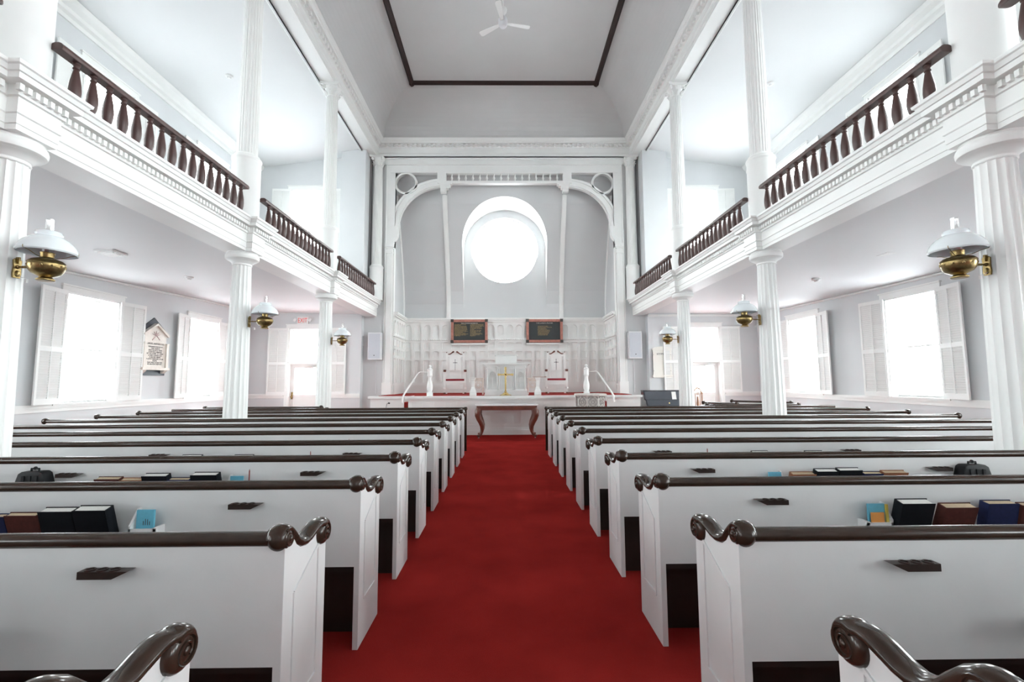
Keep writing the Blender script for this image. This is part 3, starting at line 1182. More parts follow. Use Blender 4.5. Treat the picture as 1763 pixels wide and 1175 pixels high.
def scroll_mb(xa, dr):
    """brown scrolled cap of a pew end; y = distance forward, z up; xa = outer face of the end panel, dr = inward direction"""
    b = MB()

    def xx(y):
        return xa + dr * (0.032 - 0.028 * y / 0.36)
    path = [(0.022 + 0.030 * math.cos(a), 0.938 + 0.030 * math.sin(a)) for a in [PI * 1.0 - (PI * 1.0 - PI * 0.3) * i / 8 for i in range(9)]]
    path += [(0.060, 0.952), (0.085, 0.927), (0.112, 0.897), (0.145, 0.877), (0.18, 0.870), (0.215, 0.876), (0.25, 0.889), (0.285, 0.901), (0.315, 0.904)]
    path += volute_path((0.355, 0.856), 0.048, 0.012, PI * 0.66, PI * 0.66 - 2.0 * PI, 26)
    nn = len(path)
    rad = []
    for i in range(nn):
        rad.append(0.022 if i < 9 else 0.021 if i < 18 else 0.021 * (1 - 0.6 * (i - 18) / (nn - 18)))
    b.tube([(xx(q[0]), q[0], q[1]) for q in path], rad, 14, sq=(1.75, 1.0), up=(1, 0, 0))
    # rounded knob at the back, flatter disc at the front, each with a carved spiral
    for (cy, cz, r, hw_) in ((0.022, 0.935, 0.049, 0.044), (0.355, 0.854, 0.056, 0.033)):
        n = 28
        x0 = xx(cy)
        prof = [(math.sin(PI * k / 12) ** (0.8 if hw_ > 0.04 else 0.45), -math.cos(PI * k / 12)) for k in range(13)]
        vs, fs = [], []
        for (rr, t) in prof:
            for i in range(n):
                a = 2 * PI * i / n
                vs.append((x0 + t * hw_, cy + max(rr * r, 0.0004) * math.cos(a), cz + max(rr * r, 0.0004) * math.sin(a)))
        for k in range(12):
            for i in range(n):
                j = (i + 1) % n
                fs.append((k * n + i, k * n + j, (k + 1) * n + j, (k + 1) * n + i))
        b._add(vs, fs)
        for sx in (-1, 1):
            b.sphere((x0 + sx * hw_ * 0.98, cy, cz), 0.012, 10, (0.6, 1, 1))
            sp = volute_path((cy, cz), r * 0.78, 0.014, PI * 0.7, PI * 0.7 - 3.0 * PI, 30)
            off = 0.80 if hw_ > 0.04 else 0.93
            b.tube([(x0 + sx * hw_ * (off + 0.12 * i / 30), q[0], q[1]) for i, q in enumerate(sp)], [0.006 * (1 - 0.4 * i / 30) for i in range(31)], 6)
    return b


def end_panel_mb(x0, x1):
    b = MB()
    pr = [(0.0, 0.0), (0.415, 0.0), (0.415, 0.80), (0.40, 0.84), (0.36, 0.86), (0.30, 0.895), (0.26, 0.885), (0.22, 0.868), (0.18, 0.862), (0.14, 0.87), (0.10, 0.9), (0.06, 0.93), (0.0, 0.93)]
    b.prism(pr, x0, x1, 'x')
    return b


def make_pew(s, x_out, notch, screen=False):
    """one pew; s=-1 left of the aisle. Local origin at the aisle end, back face, floor."""
    side = s
    root = thing('pew', 'x', 'pew')
    A = 0.89
    T = Matrix.Scale(1, 4)
    def mk():
        b = MB()
        b.T = Matrix.Diagonal((side, 1, 1, 1))
        return b
    b = mk()
    b.box(A + 0.03, x_out, 0.0, 0.028, 0.465, 0.925)
    b.build('back_panel', 'pew_white', root, smooth=0)
    gaps = [(A + 0.03, x_out)] if not notch else [(A + 0.03, XC - 0.24), (XC + 0.24, x_out)]
    b = mk()
    for a, c in gaps:
        b.box(a, c, 0.03, 0.40, 0.425, 0.46)
    if notch:
        b.box(XC - 0.24, XC + 0.24, 0.03, 0.12, 0.425, 0.46)
    b.build('seat', 'dark_brown', root, smooth=0)
    b = mk()
    for a, c in (gaps if notch else [(A + 0.03, x_out)]):
        b.box(a, c, 0.12 if notch else 0.2, 0.14 if notch else 0.22, 0.0, 0.425)
    b.build('kickboard', 'dark_brown', root, smooth=0)
    b = mk()
    b.tube([(A + 0.05, 0.014, 0.936), (x_out - 0.03, 0.014, 0.936)], 0.029, 14, sq=(1, 0.95))
    b.build('top_rail', 'rail_brown', root)
    if screen:
        b = mk()
        b.box(A - 0.005, A + 0.045, -0.01, 0.05, 0, 0.9)
        b.lathe([(0.03, 0.9), (0.042, 0.92), (0.044, 0.945), (0.03, 0.97), (0.01, 0.975)], 14, (A + 0.02, 0.02, 0))
        b.build('end_post', 'rail_brown', root)
        return root
    b = mk()
    b.T = b.T
    e = end_panel_mb(A, A + 0.032)
    b._add(e.v, e.f)
    ep = b.build('end_panel', 'pew_white', root, smooth=0, bevel=0.002)
    b = mk()      # raised panel moulding on the aisle face
    x0, x1 = A - 0.006, A + 0.004
    t = 0.014
    def seg(p, q):
        (ya, za), (yb, zb) = p, q
        d = Vector((yb - ya, zb - za)).normalized() * 1.0
        n_ = Vector((-d.y, d.x)) * t / 2
        b.prism([(ya - n_.x, za - n_.y), (yb - n_.x, zb - n_.y), (yb + n_.x, zb + n_.y), (ya + n_.x, za + n_.y)], x0, x1, 'x')
    fr = [(0.09, 0.25), (0.325, 0.25), (0.325, 0.81), (0.09, 0.70)]
    for p, q in zip(fr, fr[1:] + fr[:1]):
        seg(p, q)
    b.build('panel_moulding', 'pew_white', ep, smooth=0)
    for xx, dr in ((A, 1), (x_out, -1)):
        b = mk()
        sm = scroll_mb(xx, dr)
        b._add(sm.v, sm.f)
        b.build('scroll', 'rail_brown', root, smooth=60)
    b = mk()
    e = end_panel_mb(x_out - 0.032, x_out)
    b._add(e.v, e.f)
    b.build('end_panel', 'pew_white', root, smooth=0)
    # ledge for hymnals on the back of the pew
    b = mk()
    b.box(2.0, 4.05, -0.085, 0, 0.60, 0.615)
    b.box(2.0, 4.05, -0.095, -0.083, 0.60, 0.655)
    b.build('book_ledge', 'pew_white', root, smooth=0)
    return root


ROW0, DROW = 0.906, 0.9438
rowword = ['cropped by the bottom edge', 'second from the camera', 'third from the camera', 'fourth from the camera', 'fifth from the camera',
           'fifth from the screen', 'fourth from the screen', 'third from the screen', 'second from the screen', 'first behind the screen']
protos = {}
for s in (-1, 1):
    for nt_ in (False, True):
        protos[(s, nt_)] = make_pew(s, 7.5, nt_)
index_children()
used = set()
for s in (-1, 1):
    side = 'left' if s < 0 else 'right'
    for r in range(10):
        nt_ = r in (3, 7)
        p = protos[(s, nt_)]
        if (s, nt_) in used:
            p = copy_tree(p)
        used.add((s, nt_))
        p.location = (0, ROW0 + DROW * r, 0)
        tag(p, 'white scroll-ended pew %s of the aisle, %s' % (side, rowword[r]), 'pew', 'white pews with brown rails in rows')
    p = make_pew(s, 7.5, False, True)
    p.name = 'pew_screen'
    p.location = (0, 10.345, 0)
    tag(p, 'low white screen with brown end post before the %s pews' % side, 'screen', 'front screens of the pew blocks')

# short pews near the altar end of the side aisles


def short_pew(name, label, loc, rz, w, rake=0):
    root = thing(name, label, 'pew', loc, rz, 'short pews at the ends of the side aisles')
    b = MB()
    b.box(0.03, w - 0.03, 0, 0.028, 0.465, 0.925)
    b.build('back_panel', 'pew_white', root, smooth=0)
    b = MB()
    b.box(0.03, w - 0.03, 0.03, 0.4, 0.42, 0.46)
    b.build('seat', 'dark_brown', root, smooth=0)
    b = MB()
    b.tube([(0.03, 0.014, 0.936), (w - 0.03, 0.014, 0.936)], 0.028, 12)
    b.build('top_rail', 'rail_brown', root)
    for xx, xf, dr in ((0, 0, 1), (w - 0.032, w, -1)):
        b = MB()
        e = end_panel_mb(xx, xx + 0.032)
        b._add(e.v, e.f)
        b.build('end_panel', 'pew_white', root, smooth=0)
        b = scroll_mb(xf, dr)
        b.build('scroll', 'rail_brown', root, smooth=50)
    return root


short_pew('pew', 'short white pew in the left aisle ahead of the front screen', (-7.3, 11.15, 0), 0, 2.85)
short_pew('pew', 'short white pew in the right aisle ahead of the front screen', (4.9, 11.15, 0), 0, 2.3)
short_pew('pew', 'angled pew by the right wall, the one farther from the piano', (6.55, 13.3, 0), math.radians(-50), 1.6)
short_pew('pew', 'angled pew in the right aisle behind the carved chair, nearer the column', (5.35, 12.45, 0), math.radians(-58), 1.0)

# ------------------------------------------------------------------ things in and on the pews
cup_b = MB()
cup_b.prism([(0, 0), (0.13, 0), (0.19, 0.028), (0.0, 0.028)], -0.042, 0.0, 'y')
for i in range(3):
    cup_b.lathe([(0.019, 0.027), (0.020, 0.030), (0.018, 0.032), (0.014, 0.031), (0.014, 0.026)], 14, (0.032 + 0.047 * i, -0.022, 0))
cup_l = cup_b.build('cup_holder', 'cup_brown', smooth=40)
mir = MB()
mir.T = Matrix.Diagonal((-1, 1, 1, 1))
mir._add(cup_b.v, cup_b.f)
cup_r = mir.build('cup_holder', 'cup_brown', smooth=40)
fst = {-1: True, 1: True}
cw = ['', 'second row from the camera', 'third row from the camera', 'fourth row from the camera', 'fifth row from the camera', 'sixth row from the camera']
for s, base in ((-1, cup_l), (1, cup_r)):
    side = 'left' if s < 0 else 'right'
    for r in range(1, 6):
        for xx, wd in ((1.63, 'near the aisle'), (3.55, 'farther from the aisle')):
            if r == 1 and xx > 3 or r == 2 and xx > 3:
                continue
            o = base if fst[s] else base.copy()
            if not fst[s]:
                COL.objects.link(o)
            fst[s] = False
            o.location = (s * (xx + 0.02), ROW0 + DROW * r - 0.001, 0.81)
            tag(o, 'dark cup holder, %s pews, %s, %s' % (side, cw[r], wd), 'cup holder', 'communion cup holders on the pew backs')


def make_book(kind, cover, page, w, h, t):
    root = thing(kind, 'x', 'book')
    b = MB()
    # closed book standing on its lower edge: width along x, thickness along y, spine at +x end
    c = 0.004
    b.box(0, w, 0, c, 0, h)
    b.box(0, w, t - c, t, 0, h)
    b.prism([(w - c, 0), (w, 0), (w + 0.004, t * 0.25), (w + 0.005, t * 0.5), (w + 0.004, t * 0.75), (w, t), (w - c, t)], 0, h, 'z')
    b.build('cover', cover, root, smooth=30)
    b = MB()
    b.box(0.006, w - c, c, t - c, 0.004, h - 0.005)
    b.build('pages', page, root, smooth=0)
    return root


def put_book(cover, page, w, h, t, x, row, label, lean, s, tilt=0.06):
    # x: left end in the world; lean: sideways tilt of the book
    root = make_book('book', cover, page, w, h, t)
    y = ROW0 + DROW * row
    tag(root, label, 'book', 'hymnals and bibles on the pew ledges')
    # stands on the ledge and leans forward over its front lip
    spine = Matrix.Identity(4) if s < 0 else T3((w, t, 0)) @ Matrix.Rotation(PI, 4, 'Z')
    M0 = T3((x, y - 0.07, 0.617)) @ Matrix.Rotation(0.30 + lean, 4, 'X') @ spine
    root.matrix_world = M0
    return root


# left rows, then right rows
put_book('cover_navy', 'page_tan', 0.150, 0.190, 0.040, -3.010, 2, 'navy hymnal cut by the left edge of the photo on the third left pew back', -0.03, -1)
put_book('cover_brown', 'page_tan', 0.180, 0.200, 0.040, -2.852, 2, 'brown cloth hymnal between the navy and black books on the third left pew', 0.00, -1)
put_book('cover_black', 'page_white', 0.190, 0.220, 0.055, -2.665, 2, 'black bible with white page tops beside the brown hymnal, left side', -0.02, -1)
put_book('cover_black', 'page_white', 0.185, 0.228, 0.060, -2.467, 2, 'black bible closest to the blue card box, third left pew', 0.00, -1)
put_book('cover_brown', 'page_tan', 0.190, 0.205, 0.050, -3.190, 3, 'reddish brown hymnal nearest the cup holder and black case, fourth left pew', 0.00, -1)
put_book('cover_tan', 'page_tan', 0.165, 0.198, 0.045, -2.995, 3, 'low tan hymnal leaning beside the brown one, fourth left pew', 0.03, -1)
put_book('cover_black', 'page_white', 0.190, 0.228, 0.055, -2.825, 3, 'black bible between the tan and navy books, fourth left pew', 0.00, -1)
put_book('cover_navy', 'page_tan', 0.165, 0.198, 0.045, -2.628, 3, 'low navy hymnal between two black bibles, fourth left pew', 0.02, -1)
put_book('cover_black', 'page_white', 0.200, 0.230, 0.060, -2.456, 3, 'black bible with a broad white fore edge, fourth left pew', -0.03, -1)
put_book('cover_black', 'page_white', 0.200, 0.225, 0.050, -3.200, 4, 'black bible top showing over the fourth left rail, farther from the aisle', 0.00, -1)
put_book('cover_black', 'page_white', 0.190, 0.222, 0.050, -2.690, 4, 'black bible top showing over the fourth left rail, nearer the aisle', 0.00, -1)
put_book('cover_black', 'page_white', 0.190, 0.228, 0.060, 2.250, 2, 'thick black bible closest to the blue card box, third right pew', 0.00, 1)
put_book('cover_brown', 'page_tan', 0.190, 0.205, 0.055, 2.500, 2, 'worn brown hymnal standing alone beside the black bible, third right pew', 0.03, 1)
put_book('cover_navy', 'page_tan', 0.180, 0.212, 0.055, 2.775, 2, 'navy hymnal near the right edge of the photo, third right pew', -0.10, 1)
put_book('cover_brown', 'page_tan', 0.170, 0.205, 0.045, 2.965, 2, 'brown hymnal cut by the right edge of the photo', -0.05, 1)
put_book('cover_tan', 'page_tan', 0.185, 0.205, 0.050, 2.215, 3, 'tan hymnal nearest the card box, fourth right pew', 0.03, 1)
put_book('cover_black', 'page_white', 0.170, 0.225, 0.055, 2.410, 3, 'black bible beside the tan hymnal, fourth right pew', 0.00, 1)
put_book('cover_black', 'page_white', 0.180, 0.230, 0.055, 2.590, 3, 'black bible touching a navy hymnal, fourth right pew', -0.03, 1)
put_book('cover_navy', 'page_tan', 0.150, 0.205, 0.045, 2.780, 3, 'low navy hymnal, fourth right pew', 0.02, 1)
put_book('cover_tan', 'page_tan', 0.190, 0.210, 0.050, 2.940, 3, 'tan hymnal nearest the cup holder and black case, fourth right pew', 0.00, 1)
put_book('cover_black', 'page_white', 0.170, 0.225, 0.050, 2.420, 4, 'black bible top showing over the fourth right rail, nearer the aisle', 0.00, 1)
put_book('cover_black', 'page_white', 0.180, 0.222, 0.050, 2.955, 4, 'black bible top showing over the fourth right rail, farther from the aisle', 0.00, 1)


def card_box(s, row, x, label, orange):
    y = ROW0 + DROW * row
    root = thing('card_box', label, 'card box', (x, y, 0.616), 0, 'white card boxes on the pew backs')
    b = MB()
    d, w = 0.08, 0.15
    side_poly = [(-0.0, 0.0), (-0.0, 0.20), (-0.02, 0.20), (-d, 0.115), (-d, 0.0)]
    b.prism(side_poly, -w / 2, -w / 2 + 0.012, 'x')
    b.prism(side_poly if False else [(-0.0, 0.0), (-0.0, 0.105), (-d, 0.105), (-d, 0.0)], w / 2 - 0.012, w / 2, 'x')
    b.box(-w / 2, w / 2, -d, -d + 0.01, 0, 0.10)
    b.box(-w / 2, w / 2, -d, 0, -0.0, 0.015)
    if s > 0:
        b.v = [(-x_, y_, z_) for x_, y_, z_ in b.v]
    b.build('box_body', 'pew_white', root, smooth=0)
    for k, (m_, x0, x1, z1, yy) in enumerate([('card_blue', -0.05, 0.05, 0.20, -0.045)] + ([('card_yellow', 0.045, 0.058, 0.20, -0.06), ('card_orange', -0.045, 0.03, 0.155, -0.065)] if orange else [])):
        b = MB()
        b.box(x0, x1, yy - 0.012 + 0.002 * k, yy, 0.03, z1)
        b.build('card', m_, root, smooth=0)['label'] = {'card_blue': 'light blue card', 'card_yellow': 'yellow card', 'card_orange': 'orange card'}[m_]
    if not orange:
        b = MB()
        for k in range(4):
            b.box(-0.01 + 0.012 * k, -0.007 + 0.012 * k, -0.0585, -0.0572, 0.115, 0.155 - 0.012 * abs(k - 1.4))
        b.build('printed_mark', 'ink', root, smooth=0)


card_box(-1, 2, -2.115, 'white card box with a light blue card on the third left pew back', False)
card_box(1, 2, 2.16, 'white card box with blue, orange and yellow cards on the third right pew back', True)
card_box(-1, 3, -2.14, 'white card box just showing over the rail on the fourth left pew back', False)
card_box(1, 3, 2.12, 'white card box just showing over the rail on the fourth right pew back', False)
for (x, row, lb_) in ((-2.06, 3, 'red pencil standing up behind the third left pew rail'), (-1.98, 4, 'short pencil tip over the fourth left pew rail'),
                      (-1.92, 5, 'short pencil tip over the fifth left pew rail'), (1.98, 4, 'short pencil tip over the fourth right pew rail')):
    b = MB()
    b.tube([(0, 0, 0.0), (0, 0, 0.12)], 0.005, 8)
    b.tube([(0, 0, 0.12), (0, 0, 0.135)], [0.005, 0.001], 8)
    o = b.build('pencil', 'pencil_red')
    o.location = (x + 0.02, ROW0 + DROW * row - 0.06, 0.735)
    tag(o, lb_, 'pencil', 'pencils in the pew racks')
for s in (-1, 1):
    root = thing('black_case', 'small black zipped case on the third %s pew back' % ('left' if s < 0 else 'right'), 'case', (s * 3.72, ROW0 + DROW * 3 - 0.088, 0.615))
    b = MB()
    b.prism([(-0.13, 0.06), (0.13, 0.06), (0.125, 0.14), (0.095, 0.235), (0.07, 0.25), (-0.07, 0.25), (-0.095, 0.235), (-0.125, 0.14)], -0.0, 0.085, 'y')
    b.build('case_body', 'black_plastic', root, smooth=40, bevel=0.008)
    b = MB()
    b.tube([(-0.03, 0.04, 0.245), (-0.03, 0.04, 0.268), (0.03, 0.04, 0.268), (0.03, 0.04, 0.245)], 0.008, 8)
    b.sphere((0, 0.04, 0.272), 0.014, 8)
    b.build('handle', 'black_plastic', root)
    b = MB()
    for k in range(3):
        b.box(-0.06 + 0.05 * k, -0.04 + 0.05 * k, -0.006, 0.0, 0.08, 0.22)
    b.build('ribs', 'black_plastic', root, smooth=0)

# ------------------------------------------------------------------ oil lamps on the columns


def lamp(s, y, label, rc):
    xs = s * (XC - rc)
    root = thing('oil_lamp', label, 'lamp', (xs, y, 2.6), 0 if s < 0 else PI, 'brass oil lamps on the columns')
    # local +x points to the nave
    L = (XC - rc) - 4.165
    b = MB()
    b.prism([(-0.03, -0.10), (0.03, -0.10), (0.035, -0.06), (0.03, 0.0), (0.035, 0.06), (0.02, 0.075), (-0.02, 0.075), (-0.035, 0.06), (-0.03, 0), (-0.035, -0.06)], 0, 0.014, 'x')
    b.box(0.0, 0.03, -0.008, 0.008, 0.03, 0.09)
    b.sphere((0.014, 0, 0.0), 0.018, 10)
    b.sphere((0.014, 0, -0.06), 0.022, 10, (0.5, 1, 1.4))
    b.build('wall_plate', 'brass', root)
    b = MB()
    b.tube([(0.01, 0, 0), (L - 0.1, 0, 0)], 0.009, 8)
    for k in range(7):
        b.lathe([(0.009, -0.004), (0.0125, 0), (0.009, 0.004)], 8, caps=False)
        n = 24
        b.v[-n:] = [(0.06 + 0.014 * k + z, x_, y_) for x_, y_, z in b.v[-n:]]
    b.build('arm', 'brass', root)
    b = MB()
    c = (L, 0, 0)
    b.lathe([(0.058, -0.128), (0.066, -0.122), (0.066, -0.114), (0.05, -0.104), (0.044, -0.094), (0.06, -0.085), (0.098, -0.065), (0.118, -0.038), (0.128, -0.008), (0.131, 0.012),
             (0.128, 0.024), (0.132, 0.030), (0.126, 0.042), (0.108, 0.058), (0.075, 0.070), (0.055, 0.074)], 32, c)
    f = b.build('oil_font', 'brass', root)
    b = MB()      # embossed leaves
    for k in range(12):
        a = 2 * PI * k / 12
        for sg in (-1, 1):
            pth = []
            for i in range(5):
                t = i / 4
                aa = a + sg * (0.25 * (1 - t))
                r = 0.098 + 0.034 * t
                z = -0.055 + 0.06 * t
                pth.append((L + r * math.cos(aa), r * math.sin(aa), z))
            b.tube(pth, 0.0045, 5)
    b.build('embossing', 'brass', f)
    b = MB()
    b.lathe([(0.05, 0.07), (0.056, 0.078), (0.048, 0.084), (0.05, 0.12), (0.053, 0.128), (0.045, 0.132)], 24, c)
    b.build('burner', 'brass', root)
    b = MB()
    for k in range(3):
        a = 2 * PI * k / 3 + 0.5
        b.tube([(L + 0.05 * math.cos(a), 0.05 * math.sin(a), 0.078), (L + 0.10 * math.cos(a), 0.10 * math.sin(a), 0.088), (L + 0.16 * math.cos(a), 0.16 * math.sin(a), 0.115),
                (L + 0.212 * math.cos(a), 0.212 * math.sin(a), 0.128), (L + 0.212 * math.cos(a), 0.212 * math.sin(a), 0.148)], 0.0028, 6)
    b.build('shade_holder', 'brass', root)
    b = MB()
    out = [(0.206, 0.125), (0.212, 0.135), (0.205, 0.165), (0.188, 0.20), (0.16, 0.235), (0.125, 0.262), (0.095, 0.278), (0.092, 0.284), (0.098, 0.296), (0.09, 0.318), (0.085, 0.322)]
    inn = [(r - 0.007, z - 0.003) for r, z in reversed(out)]
    b.lathe(out + inn, 40, c, caps=False)
    b.build('lamp_shade', 'milk_glass', root)
    b = MB()
    b.lathe([(0.032, 0.13), (0.045, 0.16), (0.045, 0.19), (0.032, 0.25), (0.030, 0.44), (0.028, 0.44), (0.028, 0.25), (0.042, 0.19), (0.042, 0.16), (0.03, 0.13)], 20, c, caps=False)
    b.build('chimney', 'clear_glass', root)
    b = MB()
    b.tube([(0.01, 0.01, -0.07), (0.05, 0.012, -0.095), (0.09, 0.012, -0.105)], 0.0025, 5)
    b.build('cord', 'plastic_white', root)
    b = MB()
    b.box(0.082, 0.10, 0.004, 0.02, -0.14, -0.108)
    b.build('switch', 'plastic_white', root, smooth=0)


for s in (-1, 1):
    side = 'left' if s < 0 else 'right'
    for yc, w in zip(COLY[1:], ('nearest the camera', 'halfway down the nave', 'closest to the altar end')):
        lamp(s, yc, 'brass oil lamp with white glass shade on the %s column %s' % (side, w), 0.163)

# ------------------------------------------------------------------ altar furniture
# communion table
root = thing('communion_table', 'carved brown table with white marble top before the platform', 'table', (0.03, 12.85, 0))
b = MB()
b.box(-0.87, 0.87, -0.30, 0.30, 0.875, 0.91)
b.build('table_top', 'marble_white', root, smooth=0, bevel=0.006)
b = MB()
b.box(-0.83, 0.83, -0.27, 0.27, 0.755, 0.875)
b.build('apron', 'mahogany', root, smooth=0, bevel=0.004)
for sx in (-1, 1):
    for sy in (-1, 1):
        b = MB()
        cp = [(0.76, 0.80, 0.08), (0.79, 0.72, 0.088), (0.795, 0.62, 0.085), (0.76, 0.52, 0.078), (0.71, 0.42, 0.070), (0.68, 0.32, 0.060), (0.68, 0.22, 0.048), (0.705, 0.12, 0.040), (0.75, 0.075, 0.038), (0.795, 0.06, 0.032), (0.815, 0.085, 0.02)]
        # finer interpolation
        b.tube([(sx * p[0], sy * (0.23 + (p[0] - 0.7) * 0.3), p[1]) for p in cp], [p[2] for p in cp], 12)
        b.sphere((sx * 0.79, sy * 0.24, 0.60), 0.055, 10, (0.8, 0.8, 1.6))
        lg = b.build('leg', 'mahogany', root, smooth=60)
        b = MB()
        b.tube([(sx * 0.77, sy * 0.25, 0.04), (sx * 0.77, sy * 0.25, 0.0)], 0.018, 8)
        b.build('caster', 'nickel', lg)
# brass cross
root = thing('altar_cross', 'brass standing cross in front of the white pulpit', 'cross', (0.0, 13.62, ZP))
b = MB()
b.lathe([(0.17, 0), (0.175, 0.012), (0.16, 0.028), (0.12, 0.04), (0.085, 0.055), (0.08, 0.075), (0.05, 0.09), (0.035, 0.105), (0.04, 0.125), (0.025, 0.14)], 24)
b.build('base', 'gold', root)
b = MB()
b.box(-0.024, 0.024, -0.012, 0.012, 0.13, 0.84)
b.box(-0.225, 0.225, -0.012, 0.012, 0.60, 0.648)
b.box(-0.032, 0.032, -0.014, 0.014, 0.76, 0.85)
for sx in (-1, 1):
    b.box(min(sx * 0.17, sx * 0.235), max(sx * 0.17, sx * 0.235), -0.014, 0.014, 0.592, 0.656)
b.build('cross_arms', 'gold', root, smooth=0, bevel=0.003)
b = MB()
b.ring(0, 0.624, 0.035, 0.058, -0.02, 0.02, n=24)
b.build('medallion', 'gold', root)

# pulpit
root = thing('pulpit', 'white Gothic pulpit with reading desk in the middle of the platform', 'pulpit', (0.02, 13.86, ZP))
b = MB()
b.T = T3((0, 0, 0))
xs_ = (-0.60, -0.235, 0.235, 0.60)
for k in range(3):
    a, c = xs_[k], xs_[k + 1]
    w = c - a
    if k == 1:
        b.cell(a, c, 0.18, 0.86, [(a + 0.12, 0.22), (c - 0.12, 0.22), (c - 0.12, 0.55), (a + 0.12, 0.55)], 0.05)
    else:
        m_ = (a + c) / 2
        r = w * 0.34
        pts = [(m_ - r, 0.24), (m_ + r, 0.24)] + [(m_ + r * math.cos(t), 0.53 + 1.35 * r * math.sin(t) * (1.15 - 0.15 * abs(math.cos(t)))) for t in [PI * i / 12 for i in range(13)]]
        b.cell(a, c, 0.18, 0.86, pts, 0.05)
b.T = Matrix.Identity(4)
b.box(-0.60, 0.60, 0.06, 0.6, 0.0, 0.86)
for sx in (-1, 1):
    b.box(min(sx * 0.6, sx * 0.56), max(sx * 0.6, sx * 0.56), 0.0, 0.1, 0.0, 0.86)
    # clustered shafts and tracery bars
    for xx in (0.575, 0.265, 0.22):
        b.tube([(sx * xx, -0.012, 0.16), (sx * xx, -0.012, 0.86)], 0.018, 8)
    b.box(min(sx * 0.52, sx * 0.31), max(sx * 0.52, sx * 0.31), 0.005, 0.03, 0.515, 0.55)
    m_ = sx * 0.4175
    b.box(m_ - 0.012, m_ + 0.012, 0.01, 0.035, 0.24, 0.68)
    b.ring(m_ - 0.055, 0.60, 0.028, 0.045, 0.005, 0.035, n=16)
    b.ring(m_ + 0.055, 0.60, 0.028, 0.045, 0.005, 0.035, n=16)
    b.ring(m_, 0.66, 0.024, 0.04, 0.005, 0.035, n=16)
b.box(-0.61, 0.61, -0.03, 0.62, 0.80, 0.84)
b.build('pulpit_body', 'trim_white', root, smooth=25)
b = MB()
b.prism([(-0.05, 0), (-0.03, 0.14), (0.0, 0.19), (0.62, 0.19), (0.65, 0.14), (0.67, 0)], -0.65, 0.65, 'x')
b.v = [(x * (1.02 if z < 0.05 else 0.96 if z > 0.15 else 0.98), y, z) for x, y, z in b.v]
b.build('plinth', 'trim_white', root, smooth=0)
b = MB()
for k, (e, z0, z1) in enumerate(((0.03, 0.86, 0.90), (0.07, 0.90, 0.935), (0.12, 0.935, 0.975))):
    b.box(-0.60 - e, 0.60 + e, -e, 0.6 + e, z0, z1)
b.build('ledge', 'trim_white', root, smooth=0)
b = MB()
b.box(-0.325, 0.325, 0.15, 0.5, 0.975, 1.22)
b.box(-0.35, 0.35, 0.12, 0.53, 1.22, 1.255)
b.build('reading_desk', 'trim_white', root, smooth=0, bevel=0.004)


